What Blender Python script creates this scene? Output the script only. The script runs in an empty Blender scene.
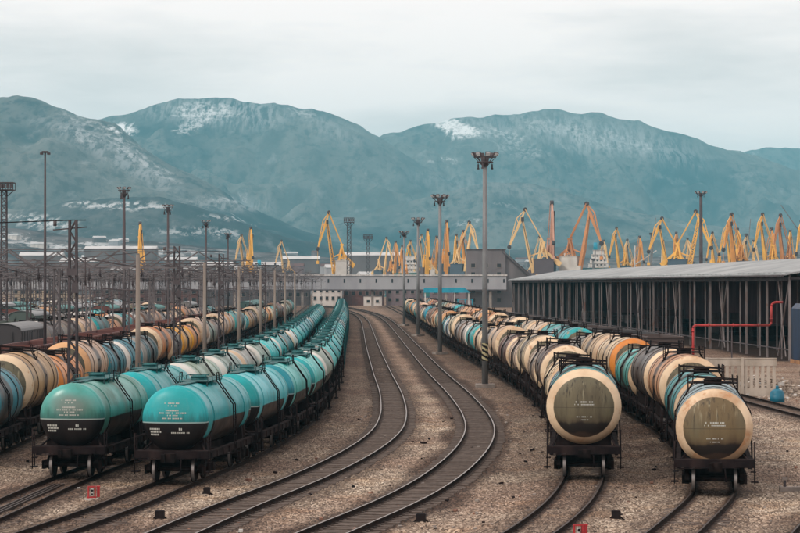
import bpy, math, random
import numpy as np
from mathutils import Vector, Matrix

# ------------------------------------------------------------------ camera, sky, sun, exposure
R = math.radians
F = 2300.0                      # focal length in photo pixels (800 wide)
HZ = 284.0                      # horizon row in the photograph
EYE = 7.9                       # camera height above the rail heads
scene = bpy.context.scene
COL = scene.collection

cam_d = bpy.data.cameras.new('camera')
cam_d.sensor_width = 36.0
cam_d.lens = F * 36.0 / 800.0
cam_d.clip_start = 1.0
cam_d.clip_end = 60000.0
cam = bpy.data.objects.new('camera', cam_d)
COL.objects.link(cam)
cam.location = (0, 0, EYE)
cam.rotation_euler = (R(90) + math.atan((HZ - 266.5) / F), 0, 0)
scene.camera = cam

SUN_EL, SUN_AZ = 42.0, 235.0    # azimuth clockwise from +Y: behind the camera, from the west side
world = bpy.data.worlds.new('World')
scene.world = world
world.use_nodes = True
wn = world.node_tree
wn.nodes.clear()
w_out = wn.nodes.new('ShaderNodeOutputWorld')
w_bg = wn.nodes.new('ShaderNodeBackground')
w_bg.inputs['Strength'].default_value = 0.10
sky = wn.nodes.new('ShaderNodeTexSky')
sky.sky_type = 'NISHITA'
sky.sun_disc = False
sky.sun_elevation = R(SUN_EL)
sky.sun_rotation = R(SUN_AZ)
sky.air_density = 1.5
sky.dust_density = 4.0
w_tc = wn.nodes.new('ShaderNodeTexCoord')
w_map = wn.nodes.new('ShaderNodeMapping')
w_map.inputs['Scale'].default_value = (1.0, 1.0, 5.0)
wn.links.new(w_tc.outputs['Generated'], w_map.inputs['Vector'])
w_no = wn.nodes.new('ShaderNodeTexNoise')
w_no.inputs['Scale'].default_value = 6.5
w_no.inputs['Detail'].default_value = 7
w_no.inputs['Roughness'].default_value = 0.55
wn.links.new(w_map.outputs['Vector'], w_no.inputs['Vector'])
w_cr = wn.nodes.new('ShaderNodeValToRGB')
w_cr.color_ramp.elements[0].position = 0.34
w_cr.color_ramp.elements[0].color = (10.8, 9.6, 9.25, 1)
w_cr.color_ramp.elements[1].position = 0.60
w_cr.color_ramp.elements[1].color = (14.3, 12.4, 11.8, 1)
wn.links.new(w_no.outputs['Fac'], w_cr.inputs['Fac'])
w_mix = wn.nodes.new('ShaderNodeMixRGB')
w_mix.inputs['Fac'].default_value = 0.94       # closed cloud deck in front of the clear sky
wn.links.new(sky.outputs['Color'], w_mix.inputs['Color1'])
wn.links.new(w_cr.outputs['Color'], w_mix.inputs['Color2'])
wn.links.new(w_mix.outputs['Color'], w_bg.inputs['Color'])
wn.links.new(w_bg.outputs['Background'], w_out.inputs['Surface'])

sun_d = bpy.data.lights.new('sun', 'SUN')
sun_d.energy = 1.9
sun_d.angle = R(12)
sun_d.color = (1.0, 0.93, 0.83)
sun = bpy.data.objects.new('sun', sun_d)
COL.objects.link(sun)
az = R(SUN_AZ)
sdir = Vector((math.sin(az) * math.cos(R(SUN_EL)), math.cos(az) * math.cos(R(SUN_EL)), math.sin(R(SUN_EL))))
sun.rotation_euler = sdir.to_track_quat('Z', 'Y').to_euler()

vs = scene.view_settings
vs.view_transform = 'Standard'
vs.look = 'None'
vs.exposure = 0.06
vs.gamma = 1.0
vs.use_curve_mapping = False
scene.cycles.use_denoising = True
scene.cycles.max_bounces = 5
scene.cycles.diffuse_bounces = 3
scene.cycles.glossy_bounces = 2
scene.cycles.volume_bounces = 0
scene.cycles.transparent_max_bounces = 6

rnd = random.Random(7)
NP = np.random.RandomState(11)

# ------------------------------------------------------------------ helpers
def px(x, y, z):
    """photo pixel at depth z -> world (X, height)"""
    return (x - 400.0) * z / F, EYE + (HZ - y) * z / F

def tag(o, label=None, cat=None, group=None, kind=None):
    if label: o['label'] = label
    if cat: o['category'] = cat
    if group: o['group'] = group
    if kind: o['kind'] = kind
    return o

def empty(name, loc=(0, 0, 0), rz=0.0):
    o = bpy.data.objects.new(name, None)
    o.empty_display_size = 0.3
    COL.objects.link(o)
    o.location = loc
    o.rotation_euler = (0, 0, rz)
    return o

class MB:
    def __init__(self):
        self.v, self.f, self.m, self.cur = [], [], [], 0
        self.smooth_faces = []
        self.sm = False
    def mat(self, i):
        self.cur = i
        return self
    def face(self, idx):
        self.f.append(tuple(idx)); self.m.append(self.cur); self.smooth_faces.append(self.sm)
    def box(self, c, s, rot=None):
        x, y, z = s[0] / 2, s[1] / 2, s[2] / 2
        b = len(self.v)
        for dx, dy, dz in ((-x,-y,-z),(x,-y,-z),(x,y,-z),(-x,y,-z),(-x,-y,z),(x,-y,z),(x,y,z),(-x,y,z)):
            p = Vector((dx, dy, dz))
            if rot is not None: p = rot @ p
            self.v.append((c[0] + p.x, c[1] + p.y, c[2] + p.z))
        for q in ((0,3,2,1),(4,5,6,7),(0,1,5,4),(1,2,6,5),(2,3,7,6),(3,0,4,7)):
            self.face([b + i for i in q])
        return self
    def bar(self, p, q, w, h=None, w2=None, h2=None):
        """box beam from p to q, tapering to w2 x h2"""
        h = w if h is None else h
        w2 = w if w2 is None else w2
        h2 = h if h2 is None else h2
        p, q = Vector(p), Vector(q)
        d = (q - p)
        if d.length < 1e-6: return self
        d.normalize()
        up = Vector((0, 0, 1)) if abs(d.z) < 0.95 else Vector((0, 1, 0))
        s = d.cross(up).normalized()
        u = s.cross(d).normalized()
        b = len(self.v)
        for c, ww, hh in ((p, w, h), (q, w2, h2)):
            for a, e in ((-1,-1),(1,-1),(1,1),(-1,1)):
                t = c + s * (a * ww / 2) + u * (e * hh / 2)
                self.v.append(tuple(t))
        for k in range(4):
            n = (k + 1) % 4
            self.face([b + k, b + n, b + 4 + n, b + 4 + k])
        self.face([b + 3, b + 2, b + 1, b]); self.face([b + 4, b + 5, b + 6, b + 7])
        return self
    def tube(self, p, q, r, r2=None, n=8, caps=True):
        r2 = r if r2 is None else r2
        p, q = Vector(p), Vector(q)
        d = (q - p).normalized()
        up = Vector((0, 0, 1)) if abs(d.z) < 0.95 else Vector((1, 0, 0))
        s = d.cross(up).normalized(); u = s.cross(d).normalized()
        b = len(self.v)
        for c, rr in ((p, r), (q, r2)):
            for k in range(n):
                a = 2 * math.pi * k / n
                self.v.append(tuple(c + s * (rr * math.cos(a)) + u * (rr * math.sin(a))))
        keep = self.sm; self.sm = n > 5
        for k in range(n):
            m = (k + 1) % n
            self.face([b + k, b + m, b + n + m, b + n + k])
        self.sm = keep
        if caps:
            self.face([b + k for k in reversed(range(n))]); self.face([b + n + k for k in range(n)])
        return self
    def lathe_y(self, prof, cx, cz, n=32, a0=0.0, a1=2 * math.pi):
        """profile [(y, r), ...] turned about the axis x=cx, z=cz"""
        b = len(self.v)
        full = abs(a1 - a0 - 2 * math.pi) < 1e-6
        cols = n if full else n + 1
        for y, r in prof:
            for k in range(cols):
                a = a0 + (a1 - a0) * k / n
                self.v.append((cx + r * math.sin(a), y, cz + r * math.cos(a)))
        keep = self.sm; self.sm = True
        for i in range(len(prof) - 1):
            for k in range(n):
                m = (k + 1) % cols
                self.face([b + i * cols + k, b + (i + 1) * cols + k, b + (i + 1) * cols + m, b + i * cols + m])
        self.sm = keep
        return self
    def quad(self, a, b_, c, d):
        b = len(self.v)
        self.v += [tuple(a), tuple(b_), tuple(c), tuple(d)]
        self.face([b, b + 1, b + 2, b + 3])
        return self
    def prism(self, poly, y0, y1):
        """polygon in XZ extruded from y0 to y1"""
        b = len(self.v); n = len(poly)
        for y in (y0, y1):
            for x, z in poly: self.v.append((x, y, z))
        self.face([b + i for i in range(n)])
        self.face([b + n + i for i in reversed(range(n))])
        for i in range(n):
            j = (i + 1) % n
            self.face([b + j, b + i, b + n + i, b + n + j])
        return self
    def data(self, name, mats):
        me = bpy.data.meshes.new(name)
        me.from_pydata(self.v, [], self.f)
        for m in mats: me.materials.append(m)
        me.polygons.foreach_set('material_index', self.m)
        me.polygons.foreach_set('use_smooth', self.smooth_faces)
        me.update()
        return me
    def build(self, name, mats, parent=None, loc=None):
        if not isinstance(mats, (list, tuple)): mats = [mats]
        o = bpy.data.objects.new(name, self.data(name, mats))
        COL.objects.link(o)
        if parent is not None: o.parent = parent
        if loc is not None: o.location = loc
        return o

def copy_tree(o, parent=None):
    c = o.copy()
    COL.objects.link(c)
    c.parent = parent
    for k in ('label', 'group'):
        if parent is None and k in c: del c[k]
    for ch in list(o.children):
        copy_tree(ch, c)
    return c

ONES = ['first','second','third','fourth','fifth','sixth','seventh','eighth','ninth','tenth','eleventh','twelfth',
        'thirteenth','fourteenth','fifteenth','sixteenth','seventeenth','eighteenth','nineteenth']
TENS = {2: ('twentieth','twenty'), 3: ('thirtieth','thirty'), 4: ('fortieth','forty'), 5: ('fiftieth','fifty'), 6: ('sixtieth','sixty'), 7: ('seventieth','seventy')}
def ordinal(n):
    if n < 20: return ONES[n - 1]
    t, u = divmod(n, 10)
    return TENS[t][0] if u == 0 else TENS[t][1] + '-' + ONES[u - 1]

# numpy value noise
def _h(ix, iy, seed):
    n = (ix.astype(np.int64) * 374761393 + iy.astype(np.int64) * 668265263 + seed * 982451653) & 0xFFFFFFFF
    n = ((n ^ (n >> 13)) * 1274126177) & 0xFFFFFFFF
    n = n ^ (n >> 16)
    return (n & 0xFFFF) / 65535.0
def vnoise(x, y, seed=0):
    ix, iy = np.floor(x), np.floor(y)
    fx, fy = x - ix, y - iy
    fx = fx * fx * (3 - 2 * fx); fy = fy * fy * (3 - 2 * fy)
    a = _h(ix, iy, seed); b = _h(ix + 1, iy, seed); c = _h(ix, iy + 1, seed); d = _h(ix + 1, iy + 1, seed)
    return (a * (1 - fx) + b * fx) * (1 - fy) + (c * (1 - fx) + d * fx) * fy
def fbm(x, y, octv=4, seed=0, ridged=False):
    s, amp, tot = 0.0, 1.0, 0.0
    for o in range(octv):
        n = vnoise(x * 2 ** o, y * 2 ** o, seed + o)
        if ridged: n = 1 - np.abs(2 * n - 1)
        s = s + n * amp; tot += amp; amp *= 0.5
    return s / tot
def sstep(a, b, x):
    t = np.clip((x - a) / (b - a), 0, 1)
    return t * t * (3 - 2 * t)

def grid_mesh(name, X, Y, Z, attrs=None, smooth=True):
    ny, nx = X.shape
    co = np.stack([X, Y, Z], -1).reshape(-1, 3).astype(np.float32)
    me = bpy.data.meshes.new(name)
    me.vertices.add(nx * ny)
    me.vertices.foreach_set('co', co.ravel())
    i = np.arange(ny - 1)[:, None] * nx + np.arange(nx - 1)[None, :]
    q = np.stack([i, i + 1, i + nx + 1, i + nx], -1).reshape(-1, 4).astype(np.int32)
    nf = len(q)
    me.loops.add(nf * 4); me.polygons.add(nf)
    me.loops.foreach_set('vertex_index', q.ravel())
    me.polygons.foreach_set('loop_start', np.arange(0, nf * 4, 4, dtype=np.int32))
    me.polygons.foreach_set('loop_total', np.full(nf, 4, dtype=np.int32))
    me.polygons.foreach_set('use_smooth', np.full(nf, smooth))
    me.update()
    for k, v in (attrs or {}).items():
        a = me.attributes.new(k, 'FLOAT', 'POINT')
        a.data.foreach_set('value', v.astype(np.float32).ravel())
    return me

# ------------------------------------------------------------------ materials
class NT:
    """tiny node-graph helper"""
    def __init__(self, name):
        self.m = bpy.data.materials.new(name)
        self.m.use_nodes = True
        self.t = self.m.node_tree
        self.b = self.t.nodes['Principled BSDF']
        self._tc = None
    def n(self, typ, **kw):
        nd = self.t.nodes.new(typ)
        for k, v in kw.items(): setattr(nd, k, v)
        return nd
    def link(self, a, b): self.t.links.new(a, b)
    def put(self, sock, v):
        if isinstance(v, bpy.types.NodeSocket): self.link(v, sock)
        elif isinstance(v, (tuple, list)) and len(v) == 3 and sock.type == 'RGBA': sock.default_value = (*v, 1)
        else: sock.default_value = v
    def coord(self, which='Object'):
        if self._tc is None: self._tc = self.n('ShaderNodeTexCoord')
        return self._tc.outputs[which]
    def math(self, op, a, b=None, c=None, clamp=False):
        nd = self.n('ShaderNodeMath', operation=op, use_clamp=clamp)
        self.put(nd.inputs[0], a)
        if b is not None: self.put(nd.inputs[1], b)
        if c is not None: self.put(nd.inputs[2], c)
        return nd.outputs[0]
    def vmath(self, op, a, b):
        nd = self.n('ShaderNodeVectorMath', operation=op)
        self.put(nd.inputs[0], a)
        if b is not None: self.put(nd.inputs[1], b)
        return nd.outputs[0]
    def noise(self, scale, detail=4, vec=None, rough=0.55, out='Fac'):
        nd = self.n('ShaderNodeTexNoise')
        nd.inputs['Scale'].default_value = scale
        nd.inputs['Detail'].default_value = detail
        nd.inputs['Roughness'].default_value = rough
        self.link(vec if vec is not None else self.coord(), nd.inputs['Vector'])
        return nd.outputs[out]
    def scaled(self, sc, vec=None):
        nd = self.n('ShaderNodeMapping')
        nd.inputs['Scale'].default_value = sc
        self.link(vec if vec is not None else self.coord(), nd.inputs['Vector'])
        return nd.outputs['Vector']
    def smooth(self, x, a, b, o0=0.0, o1=1.0):
        nd = self.n('ShaderNodeMapRange', interpolation_type='SMOOTHSTEP')
        self.put(nd.inputs['Value'], x)
        nd.inputs['From Min'].default_value = a; nd.inputs['From Max'].default_value = b
        nd.inputs['To Min'].default_value = o0; nd.inputs['To Max'].default_value = o1
        return nd.outputs['Result']
    def mix(self, f, a, b, mode='MIX'):
        nd = self.n('ShaderNodeMixRGB', blend_type=mode)
        self.put(nd.inputs['Fac'], f); self.put(nd.inputs['Color1'], a); self.put(nd.inputs['Color2'], b)
        return nd.outputs['Color']
    def ramp(self, f, stops):
        nd = self.n('ShaderNodeValToRGB')
        e = nd.color_ramp.elements
        while len(e) < len(stops): e.new(0.5)
        for k, (p, c) in enumerate(stops):
            e[k].position = p; e[k].color = (*c, 1)
        self.link(f, nd.inputs['Fac'])
        return nd.outputs['Color']
    def sep(self, vec=None):
        nd = self.n('ShaderNodeSeparateXYZ')
        self.link(vec if vec is not None else self.coord(), nd.inputs[0])
        return nd.outputs
    def bump(self, h, strength=0.4, dist=0.05):
        nd = self.n('ShaderNodeBump')
        nd.inputs['Strength'].default_value = strength
        nd.inputs['Distance'].default_value = dist
        self.link(h, nd.inputs['Height'])
        self.link(nd.outputs['Normal'], self.b.inputs['Normal'])
    def done(self, col=None, rough=0.7, metal=0.0, spec=None):
        if col is not None: self.put(self.b.inputs['Base Color'], col)
        self.put(self.b.inputs['Roughness'], rough)
        self.b.inputs['Metallic'].default_value = metal
        if spec is not None: self.b.inputs['Specular IOR Level'].default_value = spec
        return self.m

def worn(name, a, b=None, scale=1.5, rough=0.75, metal=0.0, streak=True, rust=0.0):
    t = NT(name)
    b = b or tuple(c * 0.6 for c in a)
    vec = t.scaled((1, 1, 0.35 if streak else 1))
    n1 = t.noise(scale, 6, vec)
    c = t.mix(t.smooth(n1, 0.35, 0.68), a, b)
    if rust:
        n2 = t.noise(scale * 2.3, 5, t.scaled((1, 1, 0.5)))
        c = t.mix(t.smooth(n2, 0.58, 0.7, 0, rust), c, (0.16, 0.06, 0.03))
    return t.done(c, rough, metal, 0.06 if max(a) < 0.03 else 0.3)

def objcol(name, rough=0.55, var=0.35, rust=0.3, scale=0.6):
    t = NT(name)
    oi = t.n('ShaderNodeObjectInfo')
    v = t.vmath('ADD', t.coord(), oi.outputs['Random'])
    n1 = t.noise(scale, 6, v)
    c = t.mix(t.smooth(n1, 0.3, 0.7, 0, var), oi.outputs['Color'], (0.03, 0.026, 0.024))
    c = t.mix(t.smooth(t.noise(scale * 3, 5, v), 0.6, 0.72, 0, rust), c, (0.17, 0.07, 0.035))
    return t.done(c, rough)

M = {}
M['black'] = worn('sooty black iron', (0.010, 0.008, 0.009), (0.022, 0.016, 0.016), 2.0, 0.85)
M['frame'] = worn('grimy wagon frame', (0.010, 0.007, 0.008), (0.032, 0.021, 0.020), 1.6, 0.9)
M['bogie'] = worn('oily bogie iron', (0.008, 0.006, 0.006), (0.026, 0.017, 0.016), 3.0, 0.9)
M['tread'] = NT('worn wheel tread').done((0.26, 0.24, 0.23), 0.4, 0.6)
M['rail_side'] = worn('rusty rail web', (0.014, 0.009, 0.008), (0.028, 0.017, 0.013), 2.0, 0.85, streak=False)
M['rail_top'] = NT('polished rail head').done((0.24, 0.21, 0.195), 0.45, 0.5)
M['rail_dull'] = worn('rust filmed rail head', (0.04, 0.027, 0.022), (0.022, 0.014, 0.012), 2.0, 0.6, 0.1, streak=False)
M['sleeper'] = worn('tarred timber sleeper', (0.075, 0.056, 0.047), (0.13, 0.10, 0.085), 3.5, 0.95, streak=False)
M['teal_rail'] = worn('teal painted walkway', (0.008, 0.12, 0.125), (0.008, 0.03, 0.034), 3.0, 0.6)
M['steel'] = worn('galvanised grey mast', (0.22, 0.23, 0.235), (0.13, 0.13, 0.135), 0.9, 0.55, 0.3)
M['dark_steel'] = worn('dark grey steel', (0.045, 0.038, 0.042), (0.09, 0.075, 0.08), 0.8, 0.8)
M['gantry'] = worn('grey gantry steel', (0.06, 0.052, 0.056), (0.17, 0.155, 0.16), 0.5, 0.8)
M['concrete'] = worn('stained concrete', (0.30, 0.26, 0.23), (0.17, 0.145, 0.13), 0.8, 0.9)
M['pole_conc'] = worn('weathered concrete pole', (0.25, 0.215, 0.185), (0.15, 0.125, 0.11), 0.7, 0.9)
M['white'] = worn('dull white paint', (0.62, 0.61, 0.58), (0.4, 0.38, 0.36), 1.0, 0.7)
M['glass_dark'] = NT('dark window glass').done((0.015, 0.018, 0.022), 0.2)
M['lamp_glass'] = NT('unlit lamp glass').done((0.55, 0.57, 0.58), 0.25)
M['red'] = worn('red paint', (0.42, 0.03, 0.035), (0.26, 0.03, 0.03), 1.5, 0.5)
M['yellow'] = NT('warning yellow').done((0.33, 0.29, 0.16), 0.7)
M['turq'] = worn('turquoise sheet roof', (0.02, 0.30, 0.42), (0.02, 0.22, 0.32), 0.3, 0.5)
M['roof'] = worn('pale grey sheet roof', (0.36, 0.38, 0.385), (0.26, 0.28, 0.285), 0.25, 0.65)
M['obj'] = objcol('painted machinery', 0.6, 0.22, 0.15, 0.25)
M['objclean'] = objcol('painted sheet', 0.6, 0.2, 0.05, 0.2)

# --- tank shells: the paint is the object's own colour, soot and oil lie over it
def tank_mat(name, kind, c, Rr):
    t = NT(name)
    oi = t.n('ShaderNodeObjectInfo')
    v = t.vmath('ADD', t.coord(), t.vmath('SCALE', oi.outputs['Color'], None))
    off = t.n('ShaderNodeCombineXYZ')
    t.link(t.math('MULTIPLY', oi.outputs['Random'], 37.0), off.inputs[1])
    t.link(t.math('MULTIPLY', oi.outputs['Random'], 11.0), off.inputs[0])
    v = t.vmath('ADD', t.coord(), off.outputs[0])
    x, y, z = t.sep()
    paint = oi.outputs['Color']
    n_big = t.noise(0.55, 5, v)
    n_st = t.noise(1.6, 6, t.scaled((1.0, 1.6, 0.22), v))
    n_f = t.noise(7.0, 5, v)
    wear = t.math('MULTIPLY', t.math('SUBTRACT', 1.3, oi.outputs['Alpha']), 1.0 if 'two' in kind else 1.25, clamp=True)
    col = t.mix(t.math('MULTIPLY', t.smooth(n_big, 0.38, 0.66, 0.0, 1.0), wear), paint, t.mix(1.0, paint, (0.62, 0.52, 0.45) if 'two' in kind else (0.55, 0.42, 0.33), 'MULTIPLY'))
    col = t.mix(t.smooth(n_f, 0.5, 0.8, 0.0, 0.08 if 'two' in kind else 0.10), col, (0.40, 0.36, 0.31))
    zz = t.math('SUBTRACT', z, c)
    fine_st = t.noise(9.0, 5, t.scaled((1.0, 1.0, 0.10), v), rough=0.65)
    if kind.startswith('shell'):
        fr = t.math('ABSOLUTE', t.math('SUBTRACT', t.math('FRACT', t.math('ADD', t.math('MULTIPLY', y, 0.52), 0.5)), 0.5))
        col = t.mix(t.smooth(fr, 0.018, 0.006, 0.0, 0.55), col, (0.05, 0.04, 0.036))
        col = t.mix(t.smooth(fine_st, 0.52, 0.70, 0.0, 0.45), col, t.mix(1.0, paint, (0.40, 0.30, 0.24), 'MULTIPLY'))
    if kind == 'shell_oil':
        wob = t.math('MULTIPLY', t.math('SUBTRACT', n_st, 0.5), 2.2)
        wid = t.math('MULTIPLY_ADD', oi.outputs['Random'], 1.3, 0.35)
        d = t.math('SUBTRACT', t.math('ADD', t.math('ABSOLUTE', y), wob), wid)
        col = t.mix(t.smooth(d, 0.35, -0.25, 0.0, 0.9), col, (0.016, 0.011, 0.010))
        # tight hoops where plates and straps meet
        hoop = t.math('ABSOLUTE', t.math('SUBTRACT', t.math('ABSOLUTE', y), 2.9))
        col = t.mix(t.smooth(hoop, 0.10, 0.05, 0.0, 0.35), col, (0.05, 0.035, 0.03))
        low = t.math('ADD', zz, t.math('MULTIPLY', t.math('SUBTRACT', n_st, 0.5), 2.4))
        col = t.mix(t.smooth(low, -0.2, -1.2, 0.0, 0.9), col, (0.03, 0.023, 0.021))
        drip = t.smooth(t.noise(2.6, 4, t.scaled((1.0, 2.2, 0.12), v)), 0.50, 0.62, 0.0, 0.75)
        col = t.mix(drip, col, (0.10, 0.05, 0.03))
        edge = t.smooth(t.math('ABSOLUTE', y), 3.95, 4.3, 0.0, 0.8)
        col = t.mix(edge, col, (0.03, 0.02, 0.018))
    elif kind == 'shell_two':
        e1 = t.smooth(zz, -0.13, -0.17)
        mid = t.smooth(t.math('ABSOLUTE', y), 3.65, 3.55)
        blk = t.math('MULTIPLY', e1, mid)
        blk = t.math('MAXIMUM', blk, t.smooth(zz, -0.92, -0.98))
        grime = t.mix(t.smooth(n_st, 0.4, 0.65), (0.007, 0.005, 0.006), (0.030, 0.018, 0.015))
        dirt = t.smooth(t.math('ADD', n_st, t.math('MULTIPLY', t.math('ABSOLUTE', y), -0.06)), 0.48, 0.66, 0.0, 0.40)
        col = t.mix(dirt, col, (0.20, 0.24, 0.21))
        col = t.mix(blk, col, grime)
    elif kind == 'end_oil':
        r = t.math('SQRT', t.math('ADD', t.math('MULTIPLY', x, x), t.math('MULTIPLY', zz, zz)))
        r = t.math('DIVIDE', r, Rr)
        blot = t.smooth(t.noise(1.9, 6, v, rough=0.7), 0.53, 0.68, 0.0, 0.85)
        ring = t.mix(blot, col, (0.40, 0.19, 0.08))
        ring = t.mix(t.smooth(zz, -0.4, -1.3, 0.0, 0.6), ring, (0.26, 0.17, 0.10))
        inner = t.mix(t.smooth(n_st, 0.35, 0.65), (0.058, 0.053, 0.036), (0.115, 0.105, 0.066))
        inner = t.mix(t.math('MULTIPLY', t.math('SUBTRACT', 1.0, oi.outputs['Alpha']), t.smooth(n_big, 0.3, 0.6, 0.3, 1.0)), inner, (0.16, 0.105, 0.045))
        bandz = t.math('ADD', zz, t.math('MULTIPLY', t.math('SUBTRACT', n_st, 0.5), 0.5))
        drip = t.smooth(t.noise(4.5, 4, t.scaled((1.5, 1, 0.12), v)), 0.57, 0.70, 0.0, 0.6)
        inner = t.mix(t.math('MULTIPLY', drip, t.smooth(zz, -0.1, 0.8)), inner, (0.33, 0.30, 0.20))
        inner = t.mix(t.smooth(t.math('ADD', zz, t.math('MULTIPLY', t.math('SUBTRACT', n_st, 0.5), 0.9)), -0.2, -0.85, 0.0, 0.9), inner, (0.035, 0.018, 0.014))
        inner = t.mix(t.math('MULTIPLY', t.smooth(fine_st, 0.54, 0.66, 0.0, 0.8), t.smooth(zz, -0.5, 0.7)), inner, (0.02, 0.015, 0.012))
        inner = t.mix(t.smooth(t.math('ABSOLUTE', t.math('ADD', zz, 0.02)), 0.016, 0.007, 0.0, 0.5), inner, (0.02, 0.017, 0.013))
        inner = t.mix(t.smooth(t.math('ABSOLUTE', t.math('ADD', bandz, 0.80)), 0.26, 0.12, 0.0, 0.85), inner, (0.008, 0.006, 0.006))
        rr = t.math('ADD', r, t.math('MULTIPLY', t.math('SUBTRACT', n_f, 0.5), 0.02))
        col = t.mix(t.smooth(rr, 0.815, 0.80), ring, inner)
        sk = t.smooth(t.math('ABSOLUTE', y), 4.55, 4.5)   # the seam behind the end
        col = t.mix(sk, col, (0.05, 0.04, 0.035))
    elif kind == 'end_two':
        ox = t.math('MULTIPLY', t.math('SUBTRACT', x, 0.1), 0.9)
        oz = t.math('MULTIPLY', t.math('SUBTRACT', zz, 0.35), 1.5)
        oval = t.math('SQRT', t.math('ADD', t.math('MULTIPLY', ox, ox), t.math('MULTIPLY', oz, oz)))
        oval = t.math('ADD', oval, t.math('MULTIPLY', t.math('SUBTRACT', n_big, 0.5), 1.6))
        al = t.math('SUBTRACT', 1.0, oi.outputs['Alpha'])
        col = t.mix(t.math('MULTIPLY', t.smooth(oval, 1.1, 0.3), al), col, (0.15, 0.17, 0.15))
        col = t.mix(t.smooth(zz, -0.13, -0.155), col, t.mix(t.smooth(n_st, 0.4, 0.7), (0.004, 0.003, 0.004), (0.011, 0.007, 0.007)))
        fade = t.math('ADD', zz, t.math('MULTIPLY', t.math('SUBTRACT', fine_st, 0.5), 0.9))
        col = t.mix(t.math('MULTIPLY', t.smooth(fade, 0.35, -0.1, 0.0, 0.55), t.smooth(zz, -0.14, -0.12)), col, (0.02, 0.06, 0.06))
        line = t.smooth(t.math('ABSOLUTE', t.math('ADD', zz, 0.13)), 0.03, 0.018, 0.0, 0.55)
        col = t.mix(line, col, (0.45, 0.5, 0.48))
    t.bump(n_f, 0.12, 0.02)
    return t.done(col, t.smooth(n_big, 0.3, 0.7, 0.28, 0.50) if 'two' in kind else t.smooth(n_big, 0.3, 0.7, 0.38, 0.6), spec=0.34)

KIND = {
    'two': dict(c=2.50, R=1.31, L=4.95, b=0.50),
    'oil': dict(c=2.86, R=1.54, L=4.75, b=0.56),
    'low': dict(c=2.43, R=1.46, L=4.75, b=0.56),
}
for k, p in KIND.items():
    kk_ = 'two' if k == 'two' else 'oil'
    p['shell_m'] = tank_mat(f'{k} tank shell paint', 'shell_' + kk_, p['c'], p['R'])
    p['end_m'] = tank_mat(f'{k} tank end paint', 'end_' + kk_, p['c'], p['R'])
M['stencil'] = NT('faded stencil white').done((0.45, 0.46, 0.42), 0.8)

# ------------------------------------------------------------------ tracks (X as a function of depth), read off the photograph
PATH = {
 'masts':   [(55,-0.5),(73,4.05),(81.5,5.75),(96,7.7),(112,8.75),(130,9.5),(164,9.9),(200,9.2),(267,7.4),(359,5.7),(449,4.2),(535,2.7),(605,1.3),(720,-1.5),(860,-5)],
 'shed':    [(55,3.5),(73,8.6),(78.7,9.95),(88.6,12.15),(98,13.2),(111,14.1),(142,15.0),(166,14.8),(201,13.9),(273,12.3),(337,11.2),(397,10.2),(470,8.8),(605,6.0),(720,3.4),(860,0)],
 'c':       [(55,-6.2),(73,-2.54),(85,0.1),(106.5,3.05),(125,4.35),(140,4.6),(156,4.45),(206,3.3),(293,1.6),(400,-0.4),(489,-2.3),(590,-5.5),(720,-13),(860,-24)],
 'd':       [(55,-10.0),(73,-7.3),(83,-5.8),(93,-4.05),(114,-1.45),(124,-0.75),(140,-0.4),(156,-0.5),(206,-1.6),(288,-3.4),(400,-5.6),(505,-7.9),(590,-10.7),(720,-18),(860,-29)],
 'e':       [(55,-14.2),(73.5,-11.4),(81.5,-10.2),(92.7,-8.97),(102,-7.9),(113,-6.9),(127,-6.1),(147,-5.7),(164,-5.8),(245,-7.3),(387,-10.1),(590,-15.0),(720,-18.4),(860,-22)],
 'f':       [(55,-15.6),(73,-14.6),(82,-14.1),(96,-13.4),(108,-12.4),(118,-11.6),(130,-11.1),(154,-10.6),(200,-10.6),(293,-12.3),(383,-14.3),(442,-15.8),(520,-17.8),(650,-21.5),(860,-28)],
 'g':       [(55,-19.5),(100,-19.6),(150,-20.3),(200,-21.0),(260,-22.0),(350,-23.2),(450,-24.3),(600,-27),(860,-34)],
 'h':       [(80,-27.6),(150,-27.9),(300,-28.6),(450,-30),(600,-32.5),(860,-40)],
 'i':       [(80,-33.0),(150,-33.2),(300,-34),(450,-35.5),(600,-38),(860,-46)],
 'j':       [(80,-39.5),(300,-40),(600,-44),(860,-52)],
 'k':       [(80,-46.0),(300,-47),(600,-51),(860,-60)],
 'l':       [(80,-53.0),(300,-54),(600,-58),(860,-68)],
 'm':       [(80,-61.0),(300,-62),(600,-66),(860,-77)],
 'n':       [(80,-70.0),(300,-72),(600,-76),(860,-88)],
 'q':       [(60,32.0),(100,27.2),(142,24.8),(161,24.0),(200,22.6),(273,19.2),(337,17.2),(420,15.0),(520,12.9),(605,11.4),(860,6)],
 'r':       [(55,10.2),(66,11.6),(73,13.2),(80,15.2),(90,18.2),(104,23.0),(122,29.5)],
}
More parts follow.
